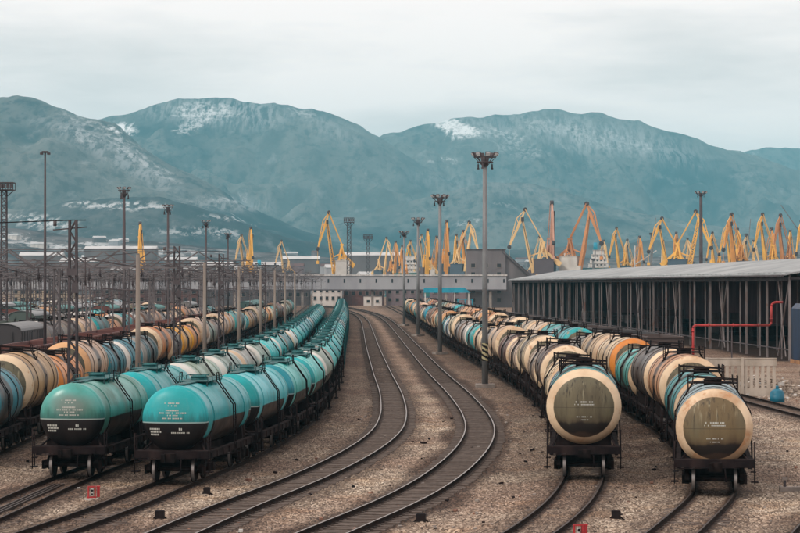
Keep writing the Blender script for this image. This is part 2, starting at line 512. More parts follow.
class Path:
    def __init__(self, pts):
        z = np.array([p[0] for p in pts], float); x = np.array([p[1] for p in pts], float)
        m = np.zeros(len(z)); d = np.diff(x) / np.diff(z)
        m[1:-1] = (d[:-1] * np.diff(z)[1:] + d[1:] * np.diff(z)[:-1]) / (z[2:] - z[:-2])
        m[0], m[-1] = d[0], d[-1]
        zs = np.arange(z[0], z[-1], 1.0)
        i = np.clip(np.searchsorted(z, zs, 'right') - 1, 0, len(z) - 2)
        h = z[i + 1] - z[i]; t = (zs - z[i]) / h
        xs = (2*t**3-3*t**2+1)*x[i] + (t**3-2*t**2+t)*h*m[i] + (-2*t**3+3*t**2)*x[i+1] + (t**3-t**2)*h*m[i+1]
        k = 9
        pad = np.concatenate([2*xs[0]-xs[k//2:0:-1], xs, 2*xs[-1]-xs[-2:-k//2-1:-1]])
        xs = np.convolve(pad, np.ones(k) / k, 'valid')[:len(zs)]
        self.z, self.x = zs, xs
        self.s = np.concatenate([[0], np.cumsum(np.hypot(np.diff(zs), np.diff(xs)))])
    def X(self, z): return np.interp(z, self.z, self.x)
    def at(self, s): return float(np.interp(s, self.s, self.x)), float(np.interp(s, self.s, self.z))
    def s_of(self, z): return float(np.interp(z, self.z, self.s))
P = {k: Path(v) for k, v in PATH.items()}

# ------------------------------------------------------------------ ground: one sheet to the horizon
def spaced(lo, hi, step, grow, far_lo, far_hi):
    mid = list(np.arange(lo, hi + step / 2, step))
    a, d = mid[-1], step
    while a < far_hi: d *= grow; a += d; mid.append(a)
    b, d = mid[0], step
    left = []
    while b > far_lo: d *= grow; b -= d; left.append(b)
    return np.array(left[::-1] + mid)
gx = spaced(-16.5, 19.5, 0.115, 1.09, -9000, 9000)
gy = spaced(66, 150, 0.20, 1.03, 20, 13500)
GX, GY = np.meshgrid(gx, gy)
oil = np.zeros_like(GX)  # oil stains along the tracks, plus ground shade painted in below
bed = np.zeros_like(GX)
fill = np.zeros_like(GX)
cbed = np.zeros_like(GX)
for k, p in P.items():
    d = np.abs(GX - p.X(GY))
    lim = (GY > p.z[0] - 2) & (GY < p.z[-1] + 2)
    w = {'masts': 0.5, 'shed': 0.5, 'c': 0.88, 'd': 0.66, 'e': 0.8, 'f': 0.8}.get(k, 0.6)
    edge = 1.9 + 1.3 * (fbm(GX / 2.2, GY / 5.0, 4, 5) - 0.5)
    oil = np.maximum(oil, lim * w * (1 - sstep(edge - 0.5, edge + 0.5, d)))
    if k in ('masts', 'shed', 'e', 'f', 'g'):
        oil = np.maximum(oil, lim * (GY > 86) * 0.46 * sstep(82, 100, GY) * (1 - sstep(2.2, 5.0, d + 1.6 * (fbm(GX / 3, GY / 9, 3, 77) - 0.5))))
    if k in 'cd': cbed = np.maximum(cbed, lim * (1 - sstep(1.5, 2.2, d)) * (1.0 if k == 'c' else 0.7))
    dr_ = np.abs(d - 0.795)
    oil = np.maximum(oil, lim * 0.95 * (1 - sstep(0.20, 0.42, dr_)))  # oil line by each rail, with rail shadow and fastenings painted in
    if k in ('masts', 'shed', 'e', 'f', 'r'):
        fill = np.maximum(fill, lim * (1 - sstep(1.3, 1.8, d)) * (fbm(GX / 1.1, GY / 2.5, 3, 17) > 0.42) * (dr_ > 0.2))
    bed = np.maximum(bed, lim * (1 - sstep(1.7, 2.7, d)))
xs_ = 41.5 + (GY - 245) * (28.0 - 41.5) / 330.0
oil = np.maximum(oil, (GX > xs_ - 1.5) * (GX < xs_ + 27) * (GY > 236) * (GY < 580) * 1.0)  # painted shade: ground under the shed roof darkened
oil = np.maximum(oil, (GX > 17) * (GX < 27) * (GY > 168) * (GY < 200) * 0.9)  # painted shade on the ground seen through the fence slots
stone = vnoise(GX / 0.11, GY / 0.2, 31)
GZ = -0.30 + 0.085 * bed - 0.05 * cbed + 0.04 * fill + (0.06 * stone + 0.06 * (fbm(GX / 1.7, GY / 3.0, 3, 9) - 0.5)) * np.clip(220 / GY, 0, 1)
t = NT('track ballast and dust')
att = t.n('ShaderNodeAttribute'); att.attribute_name = 'oil'  # track stains together with the painted ground shade
vor = t.n('ShaderNodeTexVoronoi'); vor.inputs['Scale'].default_value = 17.0
t.link(t.scaled((1, 0.36, 1)), vor.inputs['Vector'])
bw = t.n('ShaderNodeRGBToBW'); t.link(vor.outputs['Color'], bw.inputs[0])
stones = t.ramp(bw.outputs[0], [(0.10, (0.040, 0.027, 0.019)), (0.36, (0.19, 0.142, 0.104)), (0.62, (0.36, 0.282, 0.208)), (0.88, (0.64, 0.55, 0.44))])
big = t.noise(0.09, 5)
stones = t.mix(t.smooth(big, 0.38, 0.62, 0.0, 0.8), stones, t.mix(1.0, stones, (0.62, 0.52, 0.50), 'MULTIPLY'))
orange = t.noise(0.33, 4)
stones = t.mix(t.smooth(orange, 0.52, 0.68, 0.0, 0.5), stones, t.mix(1.0, stones, (1.0, 0.82, 0.64), 'MULTIPLY'))
mid_n = t.noise(1.1, 5)
stones = t.mix(t.smooth(mid_n, 0.45, 0.7, 0.0, 0.5), stones, (0.10, 0.07, 0.058))
ys = t.sep()[1]
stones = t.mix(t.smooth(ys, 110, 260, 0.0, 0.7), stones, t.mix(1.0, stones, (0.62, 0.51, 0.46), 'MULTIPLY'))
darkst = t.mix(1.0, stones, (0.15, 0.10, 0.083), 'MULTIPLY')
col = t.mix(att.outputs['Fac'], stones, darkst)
t.bump(bw.outputs[0], 0.7, 0.06)
M['ground'] = t.done(col, 0.95, spec=0.2)
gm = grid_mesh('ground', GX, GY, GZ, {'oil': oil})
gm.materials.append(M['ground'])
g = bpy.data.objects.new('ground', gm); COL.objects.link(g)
tag(g, kind='structure')

# ------------------------------------------------------------------ mountains
def prof(pts, D):
    xs = np.array([(p[0] - 400) * D / F for p in pts]); hs = np.array([EYE + (HZ - p[1]) * D / F for p in pts])
    return xs, hs
RIDGES = [
 # D, front width, back width, pixel profile
 (6600, 2500, 2200, [(-400,110),(-200,92),(-60,92),(0,97),(30,99),(60,109),(100,119),(118,128),(145,150),(165,163),(210,185),(260,212),(330,240),(420,268),(520,284),(1200,284)]),
 (9300, 2500, 2600, [(-400,190),(0,150),(60,130),(110,117),(150,106),(180,100),(205,98),(235,100),(260,103),(312,106),(340,117),(384,137),(420,165),(480,195),(560,225),(660,255),(760,284),(1200,284)]),
 (10400, 2600, 2600, [(-400,284),(200,235),(300,180),(350,155),(384,134),(420,126),(445,118),(475,115),(500,115),(545,110),(600,114),(640,121),(690,137),(740,152),(800,170),(900,200),(1200,230)]),
 (13000, 1700, 2500, [(-400,284),(600,200),(700,168),(740,153),(765,147),(785,146),(810,149),(860,152),(1000,140),(1200,150)]),
 (8000, 1700, 900, [(-400,284),(120,262),(200,235),(260,220),(330,216),(400,204),(450,190),(500,180),(560,188),(620,208),(700,225),(760,228),(830,222),(1000,190),(1200,180)]),
 (5000, 900, 1100, [(-400,190),(-60,205),(0,214),(50,206),(90,200),(130,195),(165,197),(200,206),(240,221),(290,238),(350,250),(430,256),(520,250),(600,243),(700,240),(800,234),(1000,225),(1200,220)]),
 (3500, 900, 900, [(-400,225),(0,227),(50,232),(110,238),(180,242),(240,248),(300,254),(380,260),(460,262),(560,258),(640,256),(720,254),(800,250),(1200,245)]),
]
mx = np.arange(-3700, 3700.1, 14.0)
my = np.concatenate([np.arange(2300, 7000, 32.0), np.arange(7000, 14400, 44.0)])
MX, MY = np.meshgrid(mx, my)
MZ = np.full_like(MX, -2.0)
warp = (fbm(MX / 900, MY / 900, 4, 3) - 0.5)
spur = fbm(MX / 430 + 1.2 * warp, MY / 1900 + 0.5 * warp, 6, 41, True)
warp2 = (fbm(MX / 300, MY / 420, 4, 8, True) - 0.5)
for (D, wf, wb, pts) in RIDGES:
    xs, hs = prof(pts, D)
    Hc = np.interp(MX + 0 * warp, xs, hs)
    k = np.ones(5) / 5
    u = (D - MY)
    uu = np.where(u > 0, u / wf, -u / wb)
    uu = np.clip(uu, 0, None)
    sh = np.clip(uu + (0.42 * warp + 0.34 * warp2) * np.clip(uu * 3, 0, 1) * np.clip(1.6 - uu, 0, 1), 0, 1)
    g_ = (1 - sh) ** 1.15 * (1 - 0.1 * sh)
    g_ = g_ + (spur - 0.55) * 0.42 * np.clip(u, 0, None) / wf * np.clip(1 - sh, 0, 1) * 2.2 * (sh < 0.999)
    MZ = np.maximum(MZ, Hc * g_ - 2.0 * (sh >= 0.999))
rough = fbm(MX / 90, MY / 160, 4, 21) - 0.5
MZ = MZ + rough * np.clip(MZ / 200, 0, 1) * 26
rel = 0.58 * spur + 0.42 * fbm(MX / 130 + 2.5 * warp, MY / 620, 5, 71, True)  # drives the relief shading painted into the slope colour
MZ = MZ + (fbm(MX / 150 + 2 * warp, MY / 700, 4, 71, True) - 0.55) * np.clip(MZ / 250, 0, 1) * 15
MZ[0, :] = -3.0
PXs = 400 + F * MX / MY
PYs = HZ - F * (MZ - EYE) / MY
snow = np.zeros_like(MX)
dustm = np.zeros_like(MX)
for (cx, cy, rx, ry, an, st) in ((215,112,95,22,3,1.0),(600,138,130,24,10,0.9),(480,128,60,16,8,0.8),(115,152,85,16,30,1.0),(330,128,50,14,24,0.6),(470,185,120,14,8,0.35),(235,205,60,8,4,0.8),(60,130,60,14,20,0.5)):
    a_ = R(an); dx_, dy_ = PXs - cx, PYs - cy
    e_ = np.sqrt(((dx_ * math.cos(a_) + dy_ * math.sin(a_)) / rx) ** 2 + ((-dx_ * math.sin(a_) + dy_ * math.cos(a_)) / ry) ** 2)
    dustm = np.maximum(dustm, st * (1 - sstep(0.35, 1.1, e_ + 0.5 * (fbm(MX / 260, MY / 500, 4, 91) - 0.5))))
def blot(cx, cy, rx, ry, ang, strength, dmin, dmax, fine=70.0, thr=0.45, ax=1.0):
    a = R(ang)
    dx, dy = PXs - cx, PYs - cy
    u = (dx * math.cos(a) + dy * math.sin(a)) / rx
    v = (-dx * math.sin(a) + dy * math.cos(a)) / ry
    e = np.clip(1.25 - np.sqrt(u * u + v * v), 0, 1)
    n = fbm(MX / fine, MY / (fine * ax), 4, int(cx * 7 + cy))
    return ((MY > dmin) & (MY < dmax)) * strength * sstep(thr - 0.12, thr + 0.16, n * e * 1.6)
for a in [
  (205,112,48,12,4,0.62,7500,10500,60,0.44),(192,125,26,10,-20,0.55,7500,10500,50,0.42),(122,129,17,5,8,1.1,5000,10500,90,0.28),
  (300,112,22,5,10,0.3,7500,10500,50,0.45),(75,118,55,7,20,0.28,4500,7500,60,0.42),
  (128,150,36,10,30,0.42,4500,7500,80,0.36),(80,135,30,8,20,0.3,4500,7500,70,0.4),(160,172,30,6,30,0.3,4500,7500,80,0.38),
  (457,128,26,8,18,1.2,7000,11500,110,0.26),(500,135,40,8,14,0.36,8500,11500,60,0.42),(560,128,60,10,6,0.26,8500,11500,60,0.42),
  (610,140,60,12,10,0.22,8500,11500,60,0.42),(440,160,20,3,4,0.6,6500,11500,90,0.38),(520,150,40,10,10,0.22,8500,11500,60,0.42),
  (745,152,20,3,10,0.3,9000,14000,90,0.4),(350,170,30,4,14,0.2,7000,10500,80,0.4),(240,200,45,4,3,0.35,4500,9000,90,0.36),
  (470,222,20,5,-8,0.4,4000,9000,90,0.36),(500,205,30,3,4,0.2,4000,9000,90,0.36),(640,205,60,3,6,0.12,4000,9000,90,0.36),
  (120,205,70,8,2,0.65,3000,6200,45,0.42),(250,220,60,8,6,0.5,2400,6200,40,0.44),(40,222,50,8,10,0.7,2400,6200,40,0.40),
  (300,224,40,6,4,0.45,2400,6200,40,0.42),(200,232,80,10,3,0.45,2400,6200,35,0.46),(70,245,90,10,4,0.6,2400,6200,30,0.42),
  (20,240,40,9,12,0.6,2400,6200,35,0.40),(170,252,120,7,2,0.5,2400,6200,30,0.44),(350,243,60,6,2,0.28,2400,6200,30,0.45),
  (600,238,160,5,-2,0.16,2400,6200,30,0.45)]:
    a = list(a)
    if a[7] <= 6200: a[5] *= 0.9; a[9] += 0.05; a[3] *= 0.75
    snow = np.maximum(snow, blot(*a))
t = NT('wooded mountain slope')
at = t.n('ShaderNodeAttribute'); at.attribute_name = 'snow'
ar = t.n('ShaderNodeAttribute'); ar.attribute_name = 'rel'
sv = t.scaled((1, 0.3, 1.0))
n1 = t.noise(0.0030, 8, rough=0.65); n2 = t.noise(0.035, 6, sv, rough=0.7)
c = t.mix(t.smooth(n1, 0.38, 0.62), (0.010, 0.018, 0.022), (0.058, 0.064, 0.066))
c = t.mix(t.smooth(ar.outputs['Fac'], 0.52, 0.72, 0.0, 0.65), c, (0.15, 0.145, 0.135))  # spur crests lightened: grassy tone and painted relief
c = t.mix(t.smooth(ar.outputs['Fac'], 0.48, 0.36, 0.0, 0.85), c, (0.006, 0.011, 0.015))  # gullies darkened in the colour, standing in for relief shading
c = t.mix(t.smooth(n2, 0.45, 0.62, 0.0, 0.75), c, (0.014, 0.018, 0.02))
c = t.mix(t.smooth(t.noise(0.0012, 6), 0.50, 0.62, 0.0, 0.25), c, (0.17, 0.165, 0.15))
dust = t.smooth(t.noise(0.012, 6, sv, rough=0.7), 0.57, 0.70, 0.0, 0.22)
c = t.mix(dust, c, (0.42, 0.43, 0.44))
trees = t.smooth(t.noise(0.05, 5, sv, rough=0.75), 0.44, 0.60, 0.0, 0.75)
ad = t.n('ShaderNodeAttribute'); ad.attribute_name = 'dust'
str1 = t.noise(0.06, 6, t.scaled((1, 0.10, 0.25)), rough=0.7)
c = t.mix(t.math('MULTIPLY', ad.outputs['Fac'], t.smooth(str1, 0.42, 0.58, 0.05, 0.70)), c, (0.33, 0.34, 0.35))
yv = t.sep()[1]
low = t.smooth(yv, 5200, 3800)
town = t.mix(t.smooth(t.noise(0.02, 5), 0.4, 0.6), (0.035, 0.028, 0.03), (0.12, 0.105, 0.105))
town = t.mix(t.smooth(t.noise(0.06, 4, rough=0.8), 0.60, 0.68, 0.0, 0.8), town, (0.55, 0.55, 0.56))
c = t.mix(t.math('MULTIPLY', low, 0.85), c, town)
sn = t.math('SUBTRACT', at.outputs['Fac'], trees, clamp=True)
c = t.mix(sn, c, (0.74, 0.75, 0.76))
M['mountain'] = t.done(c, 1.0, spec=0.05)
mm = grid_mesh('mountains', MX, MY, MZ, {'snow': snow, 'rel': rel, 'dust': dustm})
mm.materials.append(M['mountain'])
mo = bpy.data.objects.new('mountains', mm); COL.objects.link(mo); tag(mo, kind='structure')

# ------------------------------------------------------------------ railway tracks
def make_track(key, z0, z1, top, sleepers=True, sl_end=420.0):
    p = P[key]
    root = empty('railway_track', (p.X(z0), z0, 0))
    tag(root, kind='structure')
    ox, oy = float(p.X(z0)), z0
    s0, s1 = p.s_of(z0), p.s_of(z1)
    ss = []
    s = s0
    while s < s1:
        ss.append(s); s += 1.5 if s < s0 + 150 else 5.0
    ss.append(s1)
    pts = [p.at(s) for s in ss]
    def frame(i):
        a = pts[max(i - 1, 0)]; b = pts[min(i + 1, len(pts) - 1)]
        dx, dy = b[0] - a[0], b[1] - a[1]
        l = math.hypot(dx, dy)
        return dx / l, dy / l
    sec = [(-0.075,-0.18),(-0.075,-0.155),(-0.012,-0.135),(-0.012,-0.05),(-0.038,-0.035),(-0.038,-0.003),(-0.03,0.0),(0.03,0.0),(0.038,-0.003),(0.038,-0.035),(0.012,-0.05),(0.012,-0.135),(0.075,-0.155),(0.075,-0.18)]
    for side in (-1, 1):
        mb = MB()
        for i, (x, y) in enumerate(pts):
            tx, ty = frame(i)
            nx_, ny_ = ty, -tx
            for u, h in sec:
                o_ = side * 0.795 + u
                mb.v.append((x + nx_ * o_ - ox, y + ny_ * o_ - oy, h))
        n = len(sec)
        for i in range(len(pts) - 1):
            for k in range(n - 1):
                mb.cur = 1 if k == 6 else 0
                mb.face([i * n + k, (i + 1) * n + k, (i + 1) * n + k + 1, i * n + k + 1])
        mb.build('rail', [M['rail_side'], M[top]], root)
    if sleepers:
        mb = MB()
        s = s0
        e = min(s1, p.s_of(sl_end))
        r_ = random.Random(hash(key) % 1000 if False else ord(key[0]) * 7)
        while s < e:
            x, y = p.at(s); x2, y2 = p.at(s + 0.5)
            a = math.atan2(-(x2 - x), y2 - y) + r_.uniform(-0.02, 0.02)
            rot = Matrix.Rotation(a, 3, 'Z')
            mb.box((x - ox + r_.uniform(-0.05, 0.05), y - oy, -0.245 + r_.uniform(-0.012, 0.01)), (2.7 + r_.uniform(-0.06, 0.06), 0.25, 0.13), rot)
            for sd in (-1, 1):
                q = rot @ Vector((sd * 0.795, 0, 0))
                mb.box((x - ox + q.x, y - oy + q.y, -0.175), (0.36, 0.16, 0.03), rot)
            s += 0.545 if s < s0 + 130 else 1.09
        mb.build('sleepers', M['sleeper'], root)
    return root
for key, z0, z1, top in [('masts', 58, 850, 'rail_dull'), ('shed', 58, 850, 'rail_dull'), ('c', 58, 850, 'rail_top'), ('d', 58, 850, 'rail_top'),
                         ('e', 58, 850, 'rail_dull'), ('f', 58, 850, 'rail_dull'), ('g', 70, 850, 'rail_dull'), ('q', 62, 850, 'rail_dull'), ('r', 56, 120, 'rail_dull')]:
    make_track(key, z0, z1, top)
for key in 'hijklmn':
    make_track(key, 90, 850, 'rail_dull', False)

# ------------------------------------------------------------------ tank wagons
def gear_bogie(mb, y0, full=True):
    n = 20 if full else 10
    for dy in (-0.925, 0.925):
        y = y0 + dy
        for sx in (-1, 1):
            xc = sx * 0.795
            mb.cur = 1; mb.tube((xc - 0.06, y, 0.475), (xc + 0.06, y, 0.475), 0.475, n=n, caps=False)
            mb.cur = 0; mb.tube((xc - 0.065, y, 0.475), (xc + 0.065, y, 0.475), 0.455, n=n)
            mb.tube((xc - sx * 0.07, y, 0.475), (xc - sx * 0.03, y, 0.475), 0.505, n=n)
        mb.tube((-1.1, y, 0.475), (1.1, y, 0.475), 0.085, n=8)

def mesh_wheelset():
    mb = MB()
    for sx in (-1, 1):
        xc = sx * 0.795
        mb.cur = 1; mb.tube((xc - 0.06, 0, 0), (xc + 0.06, 0, 0), 0.475, n=24, caps=False)
        mb.cur = 0; mb.tube((xc - 0.063, 0, 0), (xc + 0.063, 0, 0), 0.45, n=24)
        mb.tube((xc - sx * 0.085, 0, 0), (xc - sx * 0.055, 0, 0), 0.50, n=24)
        mb.tube((sx * 0.86, 0, 0), (sx * 1.16, 0, 0), 0.15, n=10)
    mb.tube((-1.1, 0, 0), (1.1, 0, 0), 0.085, n=8)
    return mb.data('wheelset', [M['bogie'], M['tread']])

def mesh_bogie():
    mb = MB()
    for sx in (-1, 1):
        x = sx * 1.04
        pts = [(-1.25,0.48),(-1.05,0.70),(-0.6,0.66),(-0.35,0.86),(0.35,0.86),(0.6,0.66),(1.05,0.70),(1.25,0.48),(1.1,0.40),(0.7,0.38),(0.4,0.24),(-0.4,0.24),(-0.7,0.38),(-1.1,0.40)]
        b = len(mb.v)
        for xx in (x - 0.08, x + 0.08):
            for yy, zz in pts: mb.v.append((xx, yy, zz))
        n = len(pts)
        mb.face([b + i for i in range(n)]); mb.face([b + n + i for i in reversed(range(n))])
        for i in range(n):
            j = (i + 1) % n
            mb.face([b + j, b + i, b + n + i, b + n + j])
        for dy in (-0.17, 0, 0.17):
            mb.tube((sx * 1.16, dy, 0.30), (sx * 1.16, dy, 0.66), 0.07, n=8)
        for dy in (-0.925, 0.925):
            mb.box((sx * 1.17, dy, 0.475), (0.12, 0.32, 0.34))
    mb.box((0, 0, 0.72), (2.3, 0.5, 0.22))
    mb.box((0, -0.42, 0.5), (1.7, 0.1, 0.12)); mb.box((0, 0.42, 0.5), (1.7, 0.1, 0.12))
    return mb.data('bogie', [M['bogie']])

def dome(p, sgn, n, rings=9):
    prof = []
    for i in range(rings):
        a = math.pi / 2 * i / (rings - 1)
        r = max(p['R'] * math.cos(a), 0.002)
        prof.append((sgn * (p['L'] + p['b'] * math.sin(a)), r))
    return prof

def add_end(mb, p, sgn, n=40):
    pr = [(sgn * (p['L'] - 0.42), p['R'] + 0.006), (sgn * p['L'], p['R'] + 0.004)] + dome(p, sgn, n)[0:]
    if sgn > 0: pr = pr
    mb.lathe_y(pr if sgn > 0 else pr, 0, p['c'], n)

def dome_y(p, x, z):
    r2 = (x * x + (z - p['c']) ** 2) / p['R'] ** 2
    return p['L'] + p['b'] * math.sqrt(max(0.0, 1 - r2))

def mesh_stencil(p, sgn, kind):
    """rows of small faded letter-like marks on the curved end"""
    mb = MB()
    r_ = random.Random(5)
    rows = [(0.62, 0.32, 0.05, 0), (0.52, 0.18, 0.05, 0), (0.33, 0.26, 0.06, 0), (0.23, 0.52, 0.06, 0), (0.14, 0.2, 0.05, 0), (0.02, 0.4, 0.05, 0)] if kind == 'two' else \
           [(0.18, 0.34, 0.06, 0), (0.08, 0.42, 0.05, 0), (-0.42, 0.30, 0.05, 0), (-0.54, 0.16, 0.04, 0)]
    if kind == 'two':
        rows += [(-0.42, 0.22, 0.07, -0.72), (-0.53, 0.26, 0.07, -0.72), (-0.64, 0.18, 0.07, -0.72), (-0.43, 0.06, 0.09, 0.33), (-0.56, 0.34, 0.06, 0.3)]
    for dz, hw, h, cx in rows:
        x = cx - hw
        while x < cx + hw:
            w = h * r_.uniform(0.45, 0.8)
            if r_.random() < 0.86:
                z = p['c'] + dz
                q = []
                for (a, b) in ((x, z), (x + w, z), (x + w, z + h), (x, z + h)):
                    q.append((a * (1 if sgn < 0 else -1), sgn * (dome_y(p, a, b) + 0.006), b))
                mb.quad(*q)
            x += w + h * 0.28
    return mb.data('stencil_marks', [M['stencil']])

def add_frame(mb, p, kind, full=True):
    c, Rr, L = p['c'], p['R'], p['L']
    bot = c - Rr
    for sx in (-1, 1):
        mb.box((sx * 1.33, 0, 1.05), (0.14, 10.6, 0.30))
        mb.box((sx * 1.42, 0, 1.18), (0.05, 10.6, 0.05))
        for y in ((-4.5, -3.3, -2.0, -0.7, 0.7, 2.0, 3.3, 4.5) if full else (-3.3, 0, 3.3)):
            mb.box((sx * 1.42, y, 1.02), (0.07, 0.12, 0.24))
    mb.box((0, 0, 1.0), (0.55, 11.0, 0.32))
    for sy in (-1, 1):
        mb.box((0, sy * 5.42, 1.10), (3.05, 0.18, 0.28))
        mb.box((0, sy * 5.1, 1.24), (3.0, 0.7, 0.04))
        for y in (3.9, 4.5):
            mb.prism([(-1.15, 1.0), (1.15, 1.0), (1.1, bot + 0.55), (0.7, bot + 0.18), (0.2, bot + 0.02), (-0.2, bot + 0.02), (-0.7, bot + 0.18), (-1.1, bot + 0.55)], sy * y - 0.08, sy * y + 0.08)
        for sx in (-1, 1):
            mb.bar((sx * 1.3, sy * 5.2, 1.2), (sx * 0.95, sy * 4.4, c - 0.9), 0.06)
            if full:
                # corner grab rail and hanging step
                mb.tube((sx * 1.5, sy * 5.5, 0.35), (sx * 1.5, sy * 5.5, 1.95), 0.025, n=6)
                mb.tube((sx * 1.5, sy * 5.1, 0.45), (sx * 1.5, sy * 5.1, 1.9), 0.02, n=6)
                mb.tube((sx * 1.5, sy * 5.1, 1.9), (sx * 1.5, sy * 5.5, 1.95), 0.02, n=6)
                mb.box((sx * 1.5, sy * 5.3, 0.42), (0.28, 0.42, 0.04))
                mb.box((sx * 1.45, sy * 5.3, 0.80), (0.2, 0.36, 0.03))
        if full:
            mb.tube((-1.35, sy * 5.54, 0.92), (0.9, sy * 5.54, 0.96), 0.02, n=6)
            mb.tube((0.38, sy * 5.5, 0.95), (0.42, sy * 5.85, 0.45), 0.03, n=6)
            mb.box((0.95, sy * 5.53, 1.08), (0.35, 0.05, 0.2))
    if full:
        mb.tube((0.55, -0.7, 0.82), (0.55, 0.7, 0.82), 0.2, n=10)
        mb.tube((-0.6, -0.3, 0.8), (-0.6, 0.45, 0.8), 0.15, n=10)
        mb.tube((0, 0, 0.62), (0, 0, bot + 0.1), 0.12, n=8)
        for sx in (-1, 1):
            mb.bar((sx * 1.3, -2.2, 0.9), (sx * 1.0, 2.4, 0.62), 0.05)

def add_walkway(mb, p, kind):
    top = p['c'] + p['R']
    if kind == 'two':
        mb.box((0, 0, top + 0.04), (1.3, 3.0, 0.04))
        mb.box((0, -2.6, top + 0.03), (0.42, 3.2, 0.03)); mb.box((0, 2.6, top + 0.03), (0.42, 3.2, 0.03))
        for sx in (-1, 1):
            for y in (-1.45, -0.5, 0.5, 1.45): mb.box((sx * 0.62, y, top - 0.08), (0.05, 0.05, 0.26))
            for (ya, yb) in ((-1.5, -0.5), (0.5, 1.5)):
                mb.tube((sx * 0.66, ya, top + 0.22), (sx * 0.66, yb, top + 0.22), 0.02, n=5)
                for y in (ya, yb): mb.tube((sx * 0.66, y, top + 0.0), (sx * 0.66, y, top + 0.22), 0.018, n=5)
    else:
        mb.box((0, 0, top + 0.05), (1.9, 1.2, 0.04))
        for sx in (-1, 1):
            for y in (-0.6, 0.6):
                mb.tube((sx * 0.98, y, top - 0.32), (sx * 0.98, y, top + 0.34), 0.028, n=5)
            mb.tube((sx * 0.98, -0.6, top + 0.34), (sx * 0.98, 0.6, top + 0.34), 0.026, n=5)
            mb.box((sx * 0.55, 0, top + 0.085), (0.4, 0.9, 0.03))
        for y in (-0.6, 0.6):
            mb.tube((-0.98, y, top + 0.30), (0.98, y, top + 0.18), 0.024, n=5)

def add_ladder(mb, p, kind, sx):
    c, Rr = p['c'], p['R']
    top = c + Rr
    for y in (-0.24, 0.24):
        mb.tube((sx * 0.78, y, top + 0.36), (sx * 0.80, y, top + 0.02), 0.024, n=5)
        mb.tube((sx * 0.80, y, top + 0.02), (sx * 1.50, y, c + 0.35), 0.028, n=5)
        mb.tube((sx * 1.50, y, c + 0.35), (sx * 1.56, y, 0.85), 0.028, n=5)
    mb.tube((sx * 0.78, -0.24, top + 0.36), (sx * 0.78, 0.24, top + 0.36), 0.022, n=5)
    N = 9
    for k in range(N):
        z = 0.95 + (top - 0.95) * k / N
        if z > c + 0.35:
            x = 1.5 - (z - c - 0.35) / (top + 0.02 - c - 0.35) * 0.7
        else: x = 1.56 - 0.06 * (z - 0.85) / (c + 0.35 - 0.85)
        mb.tube((sx * x, -0.24, z), (sx * x, 0.24, z), 0.018, n=5)

def add_manhole(mb, p):
    top = p['c'] + p['R']
    mb.tube((0, 0, top - 0.05), (0, 0, top + 0.17), 0.36, 0.36, n=16)
    mb.tube((0, 0, top + 0.17), (0, 0, top + 0.24), 0.40, 0.26, n=16)
    mb.bar((-0.42, 0, top + 0.255), (0.42, 0, top + 0.255), 0.05)
    mb.bar((0, 0.2, top + 0.02), (0, 1.0, top + 0.02), 0.12, 0.1)
    mb.tube((0, 1.0, top - 0.05), (0, 1.0, top + 0.18), 0.10, n=10)

def add_hoops(mb, p, y):
    n = 36
    if 1:
        mb.lathe_y([(y - 0.05, p['R'] + 0.012), (y - 0.04, p['R'] + 0.03), (y + 0.04, p['R'] + 0.03), (y + 0.05, p['R'] + 0.012)], 0, p['c'], n)

